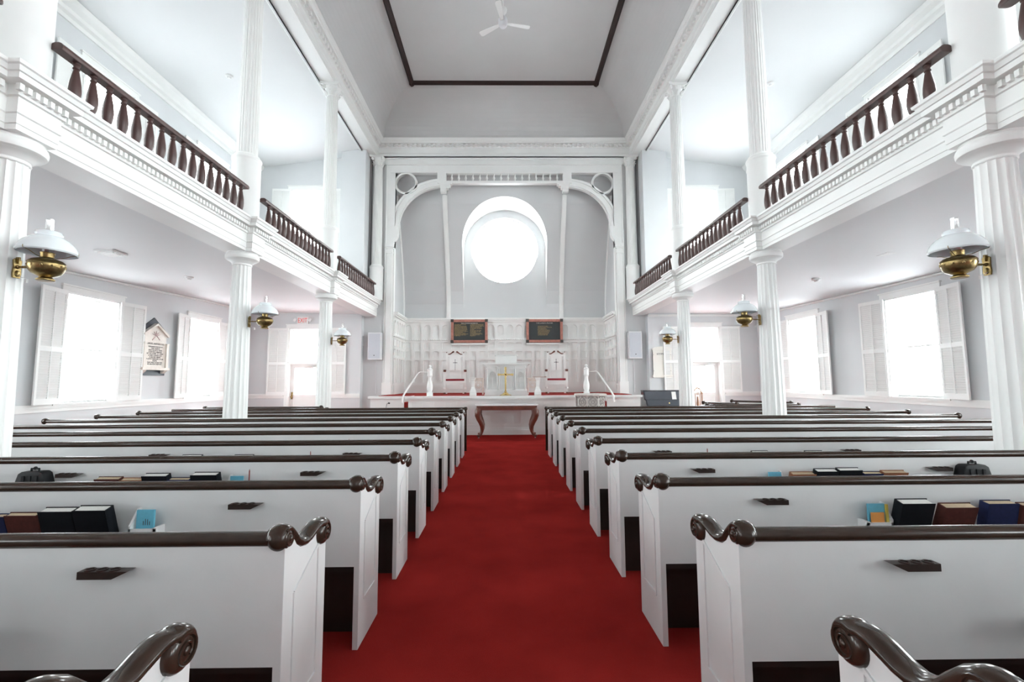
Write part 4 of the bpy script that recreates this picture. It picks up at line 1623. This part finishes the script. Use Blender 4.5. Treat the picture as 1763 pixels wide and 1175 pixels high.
# armchairs on the platform
def altar_chair(x, label, turn):
    root = thing('altar_chair', label, 'chair', (x, 15.7, ZP), turn, 'tall white armchairs on the platform')
    W = 0.35
    for sx in (-1, 1):
        b = MB()      # front leg + arm post
        b.box(sx * W - 0.03, sx * W + 0.03, -0.03, 0.03, 0.05, 0.80)
        b.lathe([(0.03, 0.16), (0.045, 0.2), (0.03, 0.24)], 12, (sx * W, 0, 0))
        lg = b.build('leg', 'trim_white', root, smooth=40)
        b = MB()
        b.box(sx * W - 0.036, sx * W + 0.036, -0.036, 0.036, 0, 0.05)
        b.build('foot', 'mahogany', lg, smooth=0)
        b = MB()      # back post to the crest
        b.box(sx * 0.30 - 0.032, sx * 0.30 + 0.032, 0.44, 0.50, 0, 1.42)
        b.build('leg', 'trim_white', root, smooth=0)
        b = MB()
        b.box(sx * W - 0.03, sx * W + 0.03, 0.0, 0.46, 0.77, 0.80)
        arm = b.build('arm', 'trim_white', root, smooth=0)
        b = MB()
        b.box(sx * W - 0.045, sx * W + 0.045, -0.06, 0.42, 0.80, 0.83)
        b.box(sx * W - 0.045, sx * W + 0.045, -0.065, -0.02, 0.755, 0.83)
        b.build('arm_pad', 'mahogany', arm, smooth=0, bevel=0.006)
    b = MB()
    b.box(-W, W, -0.02, 0.48, 0.36, 0.45)
    b.prism([(-W + 0.03, 0.36), (W - 0.03, 0.36), (W - 0.1, 0.31), (0.12, 0.335), (0, 0.31), (-0.12, 0.335), (-W + 0.1, 0.31)], -0.02, 0.01, 'y')
    b.box(-W, W, 0.22, 0.26, 0.12, 0.16)
    b.build('seat_frame', 'trim_white', root, smooth=0)
    b = MB()
    b.box(-W + 0.035, W - 0.035, -0.03, 0.43, 0.45, 0.515)
    b.build('seat_cushion', 'velvet', root, smooth=40, bevel=0.015)
    b = MB()
    b.box(-0.19, 0.19, 0.455, 0.485, 0.5, 1.33)
    b.box(-0.30, 0.30, 0.45, 0.49, 1.30, 1.40)
    b.prism([(-0.33, 1.38), (0.33, 1.38), (0.34, 1.44), (0.24, 1.40), (0.14, 1.42), (0.09, 1.5), (0.03, 1.53), (-0.03, 1.53), (-0.09, 1.5), (-0.14, 1.42), (-0.24, 1.40), (-0.34, 1.44)], 0.45, 0.49, 'y')
    bk = b.build('backrest', 'trim_white', root, smooth=0)
    b = MB()
    for sx in (-1, 1):
        b.tube([(sx * 0.06, 0.44, 1.47), (sx * 0.10, 0.44, 1.455), (sx * 0.14, 0.44, 1.42), (sx * 0.19, 0.44, 1.39), (sx * 0.25, 0.44, 1.39)], [0.03, 0.024, 0.018, 0.018, 0.014], 8)
        b.sphere((sx * 0.065, 0.44, 1.475), 0.032, 10)
        b.sphere((sx * 0.30, 0.44, 1.45), 0.02, 8)
    b.build('crest_scroll', 'mahogany', bk)
    b = MB()
    b.box(-0.005, 0.005, 0.452, 0.456, 0.82, 1.19)
    b.box(-0.06, 0.06, 0.452, 0.456, 1.085, 1.095)
    b.ring(0, 1.09, 0.018, 0.026, 0.452, 0.456, n=14)
    for (xx, zz) in ((-0.06, 1.09), (0.06, 1.09), (0, 1.19)):
        b.ring(xx, zz, 0.003, 0.014, 0.452, 0.456, n=10)
    b.build('carved_cross', 'ink', bk, smooth=0)


altar_chair(-1.73, 'tall white armchair with red seat left of the pulpit', math.radians(6))
altar_chair(1.76, 'tall white armchair with red seat right of the pulpit', math.radians(-6))

# little pillars and lace tables beside the pulpit
for s in (-1, 1):
    side = 'left' if s < 0 else 'right'
    root = thing('platform_pillar', 'short white flared pillar %s of the pulpit on the platform edge' % side, 'pillar', (s * 0.94 + (0.02 if s > 0 else -0.03), 13.68, ZP))
    b = MB()
    prof = [(0.095, 0), (0.10, 0.03), (0.095, 0.12), (0.06, 0.20), (0.045, 0.26), (0.045, 0.45), (0.06, 0.47), (0.062, 0.51), (0.075, 0.52), (0.075, 0.54)]
    vs, fs = [], []
    for r, z in prof:
        for (cx, cy) in ((-1, -1), (1, -1), (1, 1), (-1, 1)):
            vs.append((cx * r, cy * r, z))
    for k in range(len(prof) - 1):
        for i in range(4):
            j = (i + 1) % 4
            fs.append((k * 4 + i, k * 4 + j, k * 4 + 4 + j, k * 4 + 4 + i))
    fs.append((0, 3, 2, 1))
    fs.append(tuple((len(prof) - 1) * 4 + i for i in range(4)))
    b._add(vs, fs)
    b.build('pillar_body', 'trim_white', root, smooth=0, bevel=0.004)
    root = thing('side_table', 'pale carved side table between the %s pillar and the pulpit' % side, 'table', (s * 0.88, 14.95, ZP))
    b = MB()
    b.box(-0.17, 0.17, -0.15, 0.15, 0.50, 0.54)
    b.build('table_top', 'plaque_stone', root, smooth=0, bevel=0.004)
    for i in range(4):
        cx, cy = (-0.14 if i % 2 else 0.14), (-0.12 if i < 2 else 0.12)
        b = MB()
        b.lathe([(0.022, 0), (0.014, 0.08), (0.024, 0.2), (0.014, 0.3), (0.024, 0.42), (0.02, 0.5)], 8, (cx, cy, 0))
        b.build('leg', 'plaque_stone', root)
    b = MB()
    b.box(-0.15, 0.15, -0.13, -0.11, 0.42, 0.5)
    b.ring(0, 0.30, 0.05, 0.075, -0.13, -0.11, n=16)
    b.ring(0, 0.30, 0.09, 0.11, -0.13, -0.11, n=16)
    b.build('apron', 'plaque_stone', root, smooth=30)
b = MB()
b.box(-0.2, 0.2, -0.03, 0.03, 0, 0.012)
b.lathe([(0.03, 0.0), (0.0305, 0.02)], 8, (0.17, 0, 0))
o = b.build('offering_stand', 'walnut')
o.location = (1.02, 13.68, ZP + 0.54)
o.rotation_euler = (0, 0, 0)
tag(o, 'thin brown wooden tray lying on the right pillar', 'tray')

# newel posts with pipe rails
for s in (-1, 1):
    side = 'left' if s < 0 else 'right'
    root = thing('newel_post', 'white turned newel post at the %s stair of the platform' % side, 'newel post', (s * 2.24 if s < 0 else 2.4, 13.55, ZP))
    b = MB()
    b.box(-0.08, 0.08, -0.08, 0.08, 0, 0.12)
    b.lathe([(0.06, 0.12), (0.065, 0.14), (0.085, 0.2), (0.09, 0.28), (0.08, 0.36), (0.055, 0.45), (0.05, 0.52), (0.06, 0.58), (0.078, 0.60), (0.078, 0.615), (0.072, 0.62), (0.074, 0.76), (0.082, 0.77),
             (0.082, 0.785), (0.06, 0.80), (0.035, 0.83), (0.03, 0.845)], 20)
    b.sphere((0, 0, 0.88), 0.042, 12)
    b.build('post', 'trim_white', root)
    b = MB()
    dx = s
    b.tube([(dx * 0.06, 0, 0.70), (dx * 0.30, 0, 0.71), (dx * 0.36, -0.02, 0.66), (dx * 0.66, -0.35, 0.10), (dx * 0.70, -0.42, 0.0), (dx * 0.70, -0.45, -0.18)], [0.012, 0.014, 0.02, 0.026, 0.028, 0.028], 10)
    b.build('handrail', 'trim_white', root)

# baptismal font
root = thing('baptismal_font', 'carved octagonal grey stone font before the right side of the platform', 'font', (2.3, 12.45, 0))
b = MB()
b.T = Matrix.Rotation(PI / 8, 4, 'Z')
b.lathe([(0.30, 0), (0.30, 0.08), (0.24, 0.12), (0.18, 0.2), (0.16, 0.55), (0.2, 0.66), (0.36, 0.74), (0.42, 0.78), (0.42, 0.82), (0.39, 0.83), (0.39, 1.14)], 8)
b.build('font_body', 'stone', root, smooth=20)
b = MB()
b.T = Matrix.Rotation(PI / 8, 4, 'Z')
b.lathe([(0.40, 1.13), (0.44, 1.15), (0.45, 1.18), (0.43, 1.20), (0.34, 1.20), (0.3, 1.15)], 8)
b.build('rim', 'stone', root, smooth=20)
b = MB()
for k in range(8):
    a = k * PI / 4
    R_ = Matrix.Rotation(a, 4, 'Z')
    b.T = R_ @ T3((0, -0.365, 0.985))
    b.ring(0, 0, 0.10, 0.118, -0.012, 0.0, n=20)
    b.ring(0, 0, 0.03, 0.045, -0.014, 0.0, n=12)
    for i in range(4):
        g = i * PI / 2 + PI / 4 + (0.2 if k % 2 else 0)
        b.ring(0.06 * math.cos(g), 0.06 * math.sin(g), 0.018, 0.032, -0.012, 0.0, n=10)
    for (cx, cz) in ((-0.12, 0.11), (0.12, 0.11), (-0.12, -0.11), (0.12, -0.11)):
        b.sphere((cx, -0.002, cz), 0.022, 6, (1, 0.4, 1))
b.build('carving', 'stone_dark', root, smooth=30)
b = MB()
for k in range(24):
    a = 2 * PI * k / 24
    b.sphere((0.385 * math.cos(a), 0.385 * math.sin(a), 1.125), 0.022, 6)
b.build('bead_moulding', 'stone_dark', root)

# microphone
root = thing('microphone', 'black gooseneck microphone left of the platform stair', 'microphone', (-3.35, 12.9, 0))
b = MB()
b.tube([(0, 0, 0), (0, 0, 0.78), (0.0, 0, 0.86), (0.02, -0.0, 0.93), (0.06, 0, 0.955)], 0.007, 8)
b.lathe([(0.1, 0), (0.1, 0.015), (0.02, 0.025)], 16)
b.build('stand', 'black_plastic', root)
b = MB()
b.tube([(0.055, 0, 0.955), (0.10, 0, 0.945)], 0.02, 10)
b.build('microphone_head', 'black_plastic', root)

# upright piano
root = thing('piano', 'black upright piano with sheet music beside the right end of the platform', 'piano', (4.18, 13.55, 0))
W = 1.42
b = MB()
for x0 in (0, W - 0.04):
    b.prism([(0.0, 0), (0.55, 0), (0.55, 1.24), (0.32, 1.24), (0.24, 0.99), (0.19, 0.96), (0.10, 0.95), (0.05, 0.86), (-0.02, 0.80), (-0.05, 0.78), (-0.05, 0.62), (0.02, 0.6)], x0, x0 + 0.04, 'x')
b.box(0.04, W - 0.04, 0.32, 0.55, 0.0, 1.22)
b.box(0.04, W - 0.04, 0.22, 0.32, 0.0, 0.6)
b.box(0.04, W - 0.04, -0.04, 0.32, 0.62, 0.72)
b.build('piano_case', 'black_lacquer', root, smooth=0)
b = MB()
b.box(-0.01, W + 0.01, 0.30, 0.56, 1.22, 1.25)
b.build('lid', 'black_lacquer', root, smooth=0, bevel=0.005)
b = MB()
b.prism([(0.30, 1.21), (0.235, 0.98), (0.25, 0.975), (0.32, 1.21)], 0.04, W - 0.04, 'x')
b.box(0.04, W - 0.04, 0.16, 0.26, 0.955, 0.975)
b.build('music_desk', 'lacquer_sheen', root, smooth=0)
b = MB()
b.prism([(0.17, 0.955), (0.10, 0.79), (0.13, 0.78), (0.2, 0.95)], 0.04, W - 0.04, 'x')
b.build('fallboard', 'lacquer_sheen', root, smooth=0)
b = MB()
b.box(0.1, W - 0.1, -0.02, 0.12, 0.72, 0.745)
k_ = b.build('keyboard', 'ivory', root, smooth=0)
b = MB()
for i in range(48):
    if i % 7 in (2, 6):
        continue
    b.box(0.12 + i * 0.025, 0.132 + i * 0.025, 0.03, 0.12, 0.745, 0.757)
b.build('black_keys', 'black_lacquer', k_, smooth=0)
b = MB()
b.lathe([(0.022, 0), (0.022, 0.003)], 12)
b.v = [(0.72 + x, 0.128 + y * 0.1 + 0, 0.87 + y) for x, y, z in b.v]
b.build('badge', 'gold', root)
b = MB()
b.T = T3((0.84, 0.205, 0.978)) @ Matrix.Rotation(math.radians(-16), 4, 'X') @ Matrix.Rotation(math.radians(0), 4, 'Y')
b.box(0, 0.13, 0, 0.006, 0, 0.235)
o = b.build('sheet_music', 'paper')
o.location = (4.18, 13.55, 0)
tag(o, 'white sheet music propped on the black piano', 'sheet music')

# carved chair
root = thing('carved_chair', 'carved brown wooden chair with open back right of the far right column', 'chair', (5.86, 13.5, 0))
b = MB()
b.box(-0.23, 0.23, 0.0, 0.44, 0.44, 0.49)
b.build('seat', 'carved_wood', root, smooth=0, bevel=0.008)
for (xx, yy) in ((-0.2, 0.03), (0.2, 0.03), (-0.2, 0.41), (0.2, 0.41)):
    b = MB()
    b.lathe([(0.02, 0), (0.028, 0.05), (0.018, 0.12), (0.03, 0.2), (0.02, 0.3), (0.028, 0.44)], 10, (xx, yy, 0))
    b.build('leg', 'carved_wood', root)
b = MB()
for sx in (-1, 1):
    pr = []
    z = 0.49
    while z < 1.12:
        pr += [(0.016, z), (0.025, z + 0.018), (0.016, z + 0.036)]
        z += 0.042
    b.lathe(pr, 10, (sx * 0.13, 0.42, 0))
    b.sphere((sx * 0.13, 0.42, 1.16), 0.03, 8, (1, 1, 1.6))
    b.tube([(sx * 0.07, 0.42, 0.6), (sx * 0.075, 0.42, 1.15)], 0.012, 8)
b.tube([(-0.13, 0.42, 1.12), (-0.09, 0.42, 1.25), (-0.03, 0.42, 1.31), (0.03, 0.42, 1.31), (0.09, 0.42, 1.25), (0.13, 0.42, 1.12)], 0.024, 8)
b.tube([(0, 0.42, 0.6), (0, 0.42, 0.85), (0, 0.42, 1.05)], [0.02, 0.045, 0.02], 8)
for (cx, cz) in ((-0.04, 1.2), (0.04, 1.2), (0, 1.13), (0, 1.27)):
    b.ring(cx, cz, 0.018, 0.034, 0.41, 0.43, n=12)
b.box(-0.13, 0.13, 0.41, 0.43, 0.58, 0.62)
b.build('backrest', 'carved_wood', root)

# ------------------------------------------------------------------ wall objects
# tablets above the dado
GOLD1 = """I. THOU SHALT HAVE NO OTHER
GODS BEFORE ME.
II. THOU SHALT NOT MAKE UNTO
THEE ANY GRAVEN IMAGE, OR ANY
LIKENESS OF ANY THING THAT IS IN
HEAVEN ABOVE, OR THAT IS IN THE
EARTH BENEATH, OR THAT IS IN THE
WATER UNDER THE EARTH: THOU
SHALT NOT BOW DOWN THYSELF TO
THEM, NOR SERVE THEM.
III. THOU SHALT NOT TAKE THE
NAME OF THE LORD THY GOD IN VAIN.
IV. REMEMBER THE SABBATH DAY,
TO KEEP IT HOLY."""
GOLD2 = """V. HONOUR THY FATHER AND THY
MOTHER: THAT THY DAYS MAY BE
LONG UPON THE LAND WHICH THE
LORD THY GOD GIVETH THEE.
VI. THOU SHALT NOT KILL.
VII. THOU SHALT NOT COMMIT
ADULTERY.
VIII. THOU SHALT NOT STEAL.
IX. THOU SHALT NOT BEAR
FALSE WITNESS.
X. THOU SHALT NOT COVET
THY NEIGHBOUR'S HOUSE, NOR
ANY THING THAT IS THY
NEIGHBOUR'S."""
PRAYER = """OUR FATHER WHO ART IN HEAVEN
HALLOWED BE THY NAME. THY KINGDOM COME.
THY WILL BE DONE IN EARTH
AS IT IS IN HEAVEN. GIVE US THIS
DAY OUR DAILY BREAD. AND FORGIVE US
OUR DEBTS AS WE FORGIVE OUR DEBTORS.
AND LEAD US NOT INTO TEMPTATION
BUT DELIVER US FROM EVIL: FOR THINE
IS THE KINGDOM AND THE POWER
AND THE GLORY FOR EVER. AMEN."""


def tablet(x, name, label, title):
    w, h = 0.695, 0.445
    root = thing(name, label, 'tablet', (x, YC - 0.19, 3.45))
    b = MB()
    b.box(-w, w, 0, 0.05, -h, h)
    b.build('board', 'slate_board', root, smooth=0)
    b = MB()
    f = 0.10
    for (x0, x1, z0, z1) in ((-w, w, h - f, h), (-w, w, -h, -h + f), (-w, -w + f, -h + f, h - f), (w - f, w, -h + f, h - f)):
        b.box(x0, x1, -0.04, 0.02, z0, z1)
    b.build('frame', 'frame_pink', root, smooth=0, bevel=0.01)
    for sx in (-1, 1):
        for sz in (-1, 1):
            b = MB()
            b.box(sx * (w - f / 2 + 0.005) - f / 2 - 0.006, sx * (w - f / 2 + 0.005) + f / 2 + 0.006, -0.055, 0.02, sz * (h - f / 2 + 0.004) - f / 2 - 0.006, sz * (h - f / 2 + 0.004) + f / 2 + 0.006)
            b.build('corner_block', 'frame_corner', root, smooth=0, bevel=0.006)
    b = MB()
    b.box(-w + 0.02, w - 0.02, -0.03, 0.08, -h - 0.075, -h - 0.02)
    b.build('shelf', 'trim_white', root, smooth=0)
    text_part('title', title, 0.052, T3((0, -0.004, h - f - 0.065)) @ RX, 'text_white', root, width=0.64)
    return root


r_ = tablet(-1.36, 'commandments_tablet', 'framed dark tablet dense with gold lettering in two columns, above the left chair', 'THE COMMANDMENTS')
text_part('lettering', GOLD1, 0.043, T3((-0.57, -0.004, 0.245)) @ RX, 'text_gold', r_, 'LEFT', 0.78, width=0.53)
text_part('lettering', GOLD2, 0.043, T3((0.03, -0.004, 0.245)) @ RX, 'text_gold', r_, 'LEFT', 0.78, width=0.53)
r_ = tablet(1.50, 'prayer_tablet', 'framed dark tablet with a short block of gold lettering, above the right chair', "THE LORD'S PRAYER")
text_part('lettering', PRAYER, 0.043, T3((-0.26, -0.004, 0.16)) @ RX, 'text_gold', r_, 'LEFT', 0.86, width=0.54)

# marble plaque on the left wall
root = thing('wall_plaque', 'white marble memorial plaque on dark slate between the left aisle windows', 'plaque', (-XW, 11.12, 2.4), PI / 2)
b = MB()
b.prism([(-0.42, -0.67), (0.42, -0.67), (0.42, 0.42), (0, 0.74), (-0.42, 0.42)], -0.03, 0.0, 'y')
b.build('backing', 'slate', root, smooth=0)
b = MB()
b.prism([(-0.34, -0.48), (0.34, -0.48), (0.34, 0.27), (0.37, 0.27), (0.37, 0.32), (0, 0.565), (-0.37, 0.32), (-0.37, 0.27), (-0.34, 0.27)], -0.09, -0.03, 'y')
b.prism([(-0.40, 0.29), (-0.40, 0.33), (0, 0.60), (0.40, 0.33), (0.40, 0.29), (0.36, 0.29), (0, 0.54), (-0.36, 0.29)], -0.13, -0.03, 'y')
b.build('slab', 'plaque_stone', root, smooth=0, bevel=0.003)
b = MB()
b.box(-0.43, 0.43, -0.15, -0.03, -0.54, -0.48)
for sx in (-1, 1):
    b.prism([(-0.03, -0.54), (-0.13, -0.54), (-0.11, -0.57), (-0.05, -0.62), (-0.03, -0.62)], sx * 0.33 - 0.05, sx * 0.33 + 0.05, 'x')
b.build('ledge', 'plaque_stone', root, smooth=0)
for sx in (-1, 1):
    b = MB()
    b.box(sx * 0.355 - 0.035, sx * 0.355 + 0.035, -0.13, -0.06, -0.48, 0.12)
    b.box(sx * 0.355 - 0.045, sx * 0.355 + 0.045, -0.14, -0.06, 0.08, 0.12)
    b.build('pilaster', 'plaque_stone', root, smooth=0)
b = MB()
for k in range(5):
    a = PI * 0.1 + PI * 0.8 * k / 4
    b.tube([(0, -0.095, 0.30), (0.14 * math.cos(a), -0.095, 0.30 + 0.11 * math.sin(a))], [0.016, 0.004], 6)
b.tube([(-0.12, -0.095, 0.18), (0, -0.095, 0.30), (0.12, -0.095, 0.20)], 0.010, 6)
b.build('relief', 'pink_ink', root)
text_part('inscription', 'SAMUEL SHEPARD D.D.', 0.062, T3((0, -0.092, 0.075)) @ RX, 'ink', root, width=0.56)
text_part('inscription', "ORDAINED PASTOR OF\nTHIS CHURCH\nAND FOR FIFTY YEARS\nA FAITHFUL MINISTER\nOF THE GOSPEL OF CHRIST\nA WISE COUNSELLOR\nA SINCERE FRIEND\nA GOOD SHEPHERD OF HIS\nPEOPLE\nTHIS TABLET IS ERECTED\nIN GRATEFUL MEMORY", 0.046,
          T3((0, -0.092, 0.01)) @ RX, 'ink', root, line=0.92, width=0.53)

# hymn board
root = thing('hymn_board', 'white hymn board headed HYMNS on the right aisle end wall', 'hymn board', (5.29, YA - 0.012, 2.2))
b = MB()
b.box(-0.31, 0.31, -0.03, 0, -0.48, 0.40)
b.prism([(-0.33, 0.36), (0.33, 0.36), (0.33, 0.40)] + [(0.33 * math.cos(a), 0.40 + 0.09 * math.sin(a)) for a in [PI * i / 12 for i in range(13)]] + [(-0.33, 0.40)], -0.05, 0, 'y')
b.box(-0.31, -0.26, -0.05, 0, -0.46, 0.38)
b.box(0.26, 0.31, -0.05, 0, -0.46, 0.38)
for k in range(5):
    b.box(-0.26, 0.26, -0.04, 0, -0.40 + 0.125 * k, -0.385 + 0.125 * k)
b.build('board', 'ivory', root, smooth=0)
b = MB()
b.box(-0.34, 0.34, -0.07, 0, -0.52, -0.47)
b.box(-0.31, 0.31, -0.05, 0, -0.56, -0.52)
b.build('ledge', 'ivory', root, smooth=0)
text_part('lettering', 'HYMNS', 0.105, T3((0, -0.032, 0.20)) @ RX, 'ink', root, width=0.34)
b = MB()
for (cx, cz) in ((-0.285, 0.22), (0.285, 0.22), (-0.285, -0.33), (0.285, -0.33)):
    b.sphere((cx, -0.052, cz), 0.014, 8)
b.build('studs', 'nickel', root)

# loudspeakers
for s in (-1, 1):
    side = 'left' if s < 0 else 'right'
    root = thing('wall_speaker', 'white loudspeaker on the nave end wall %s of the niche' % side, 'speaker', (s * 4.41, YN, 2.75))
    b = MB()
    b.box(-0.225, 0.225, -0.28, -0.04, -0.46, 0.46)
    b.build('cabinet', 'speaker_white', root, smooth=0, bevel=0.012)
    b = MB()
    b.box(-0.19, 0.19, -0.292, -0.28, -0.42, 0.42)
    b.ring(0, 0.19, 0.135, 0.145, -0.296, -0.29, n=28)
    b.ring(0, -0.22, 0.11, 0.12, -0.296, -0.29, n=28)
    g_ = b.build('grille', 'grille', root, smooth=0)
    b = MB()
    b.box(-0.015, 0.015, -0.298, -0.29, -0.33, -0.30)
    b.build('badge', 'ink', g_, smooth=0)
    b = MB()
    b.box(-0.06, 0.06, -0.06, 0, -0.1, 0.1)
    b.tube([(0, -0.02, -0.44), (0, -0.02, -1.6)], 0.008, 6)
    b.build('bracket', 'speaker_white', root)

# exit sign
root = thing('exit_sign', 'white EXIT sign with red letters above the left aisle door', 'sign', (-6.83, YA, 3.63))
b = MB()
b.box(-0.19, 0.19, -0.06, 0, -0.125, 0.125)
b.build('housing', 'plastic_white', root, smooth=0, bevel=0.006)
text_part('lettering', 'EXIT', 0.22, T3((0, -0.062, -0.075)) @ RX, 'exit_red', root, width=0.31)
for sx in (-1, 1):
    b = MB()
    b.T = T3((sx * 0.25, -0.05, 0.0)) @ Matrix.Rotation(math.radians(75), 4, 'X')
    b.lathe([(0.02, -0.04), (0.05, 0.0), (0.058, 0.03), (0.05, 0.032)], 14)
    b.build('lamp_head', 'plastic_white', root)

# ceiling details
for s, (x, y) in ((-1, (-6.76, 7.7)), (1, (6.76, 7.8))):
    side = 'left' if s < 0 else 'right'
    root = thing('ceiling_vent', 'square white air vent in the %s aisle ceiling' % side, 'vent', (x, y, 3.76))
    b = MB()
    b.box(-0.16, 0.16, -0.16, 0.16, 0.0, 0.03)
    for k in range(4):
        b.box(-0.13, 0.13, -0.12 + 0.065 * k, -0.09 + 0.065 * k, -0.02, 0)
    b.build('vent_grille', 'trim_white', root, smooth=0)
for i, (x, y, z, w) in enumerate(((-6.78, 9.66, 3.80, 'left aisle'), (6.78, 9.7, 3.72, 'right aisle'), (-6.9, 10.85, 9.2, 'left gallery'), (6.9, 11.1, 9.2, 'right gallery'))):
    b = MB()
    b.lathe([(0.035, -0.055), (0.045, -0.04), (0.05, -0.025), (0.085, -0.01), (0.085, 0.0), (0.085, 0.06)], 20)
    o = b.build('smoke_detector', 'plastic_white')
    o.location = (x, y, z)
    tag(o, 'small round smoke detector on the %s ceiling' % w, 'smoke detector', 'ceiling smoke detectors')

# ceiling fan
root = thing('ceiling_fan', 'white three-bladed ceiling fan on a rod high in the nave', 'fan', (-0.03, 10.2, 10.1))
b = MB()
b.tube([(0, 0, 0.05), (0, 0, 1.3)], 0.018, 10)
b.lathe([(0.03, 0.2), (0.09, 0.3), (0.1, 0.36), (0.04, 0.4)], 20)
b.lathe([(0.02, 1.15), (0.09, 1.24), (0.09, 1.3)], 20)
b.build('rod', 'trim_white', root)
b = MB()
b.lathe([(0.03, -0.10), (0.075, -0.09), (0.10, -0.05), (0.11, 0.0), (0.11, 0.10), (0.08, 0.15), (0.03, 0.17)], 24)
b.build('motor_housing', 'speaker_white', root)
for k, a in enumerate((148, 11, -100)):
    b = MB()
    b.T = Matrix.Rotation(math.radians(a), 4, 'Z') @ Matrix.Rotation(math.radians(9), 4, 'X')
    b.prism([(0.09, -0.03), (0.2, -0.045), (0.62, -0.075), (0.66, -0.05), (0.66, 0.05), (0.62, 0.07), (0.2, 0.045), (0.09, 0.03)], -0.006, 0.006, 'z')
    b.build('blade', 'trim_white', root, smooth=0)

# twin-head emergency lights on the gallery edge
for s in (-1, 1):
    side = 'left' if s < 0 else 'right'
    root = thing('emergency_light', 'small twin-head emergency light behind the %s gallery railing at the far column' % side, 'lamp', (s * 4.50, 11.25, ZG))
    b = MB()
    b.box(-0.06, 0.06, -0.05, 0.05, 0, 0.14)
    b.build('housing', 'plastic_white', root, smooth=0, bevel=0.006)
    for k in (-1, 1):
        b = MB()
        b.T = T3((-s * 0.06, k * 0.06 - 0.04, 0.20)) @ Matrix.Rotation(math.radians(80), 4, 'X')
        b.lathe([(0.02, -0.03), (0.045, 0.0), (0.05, 0.03), (0.04, 0.032)], 14)
        b.build('lamp_head', 'nickel', root)
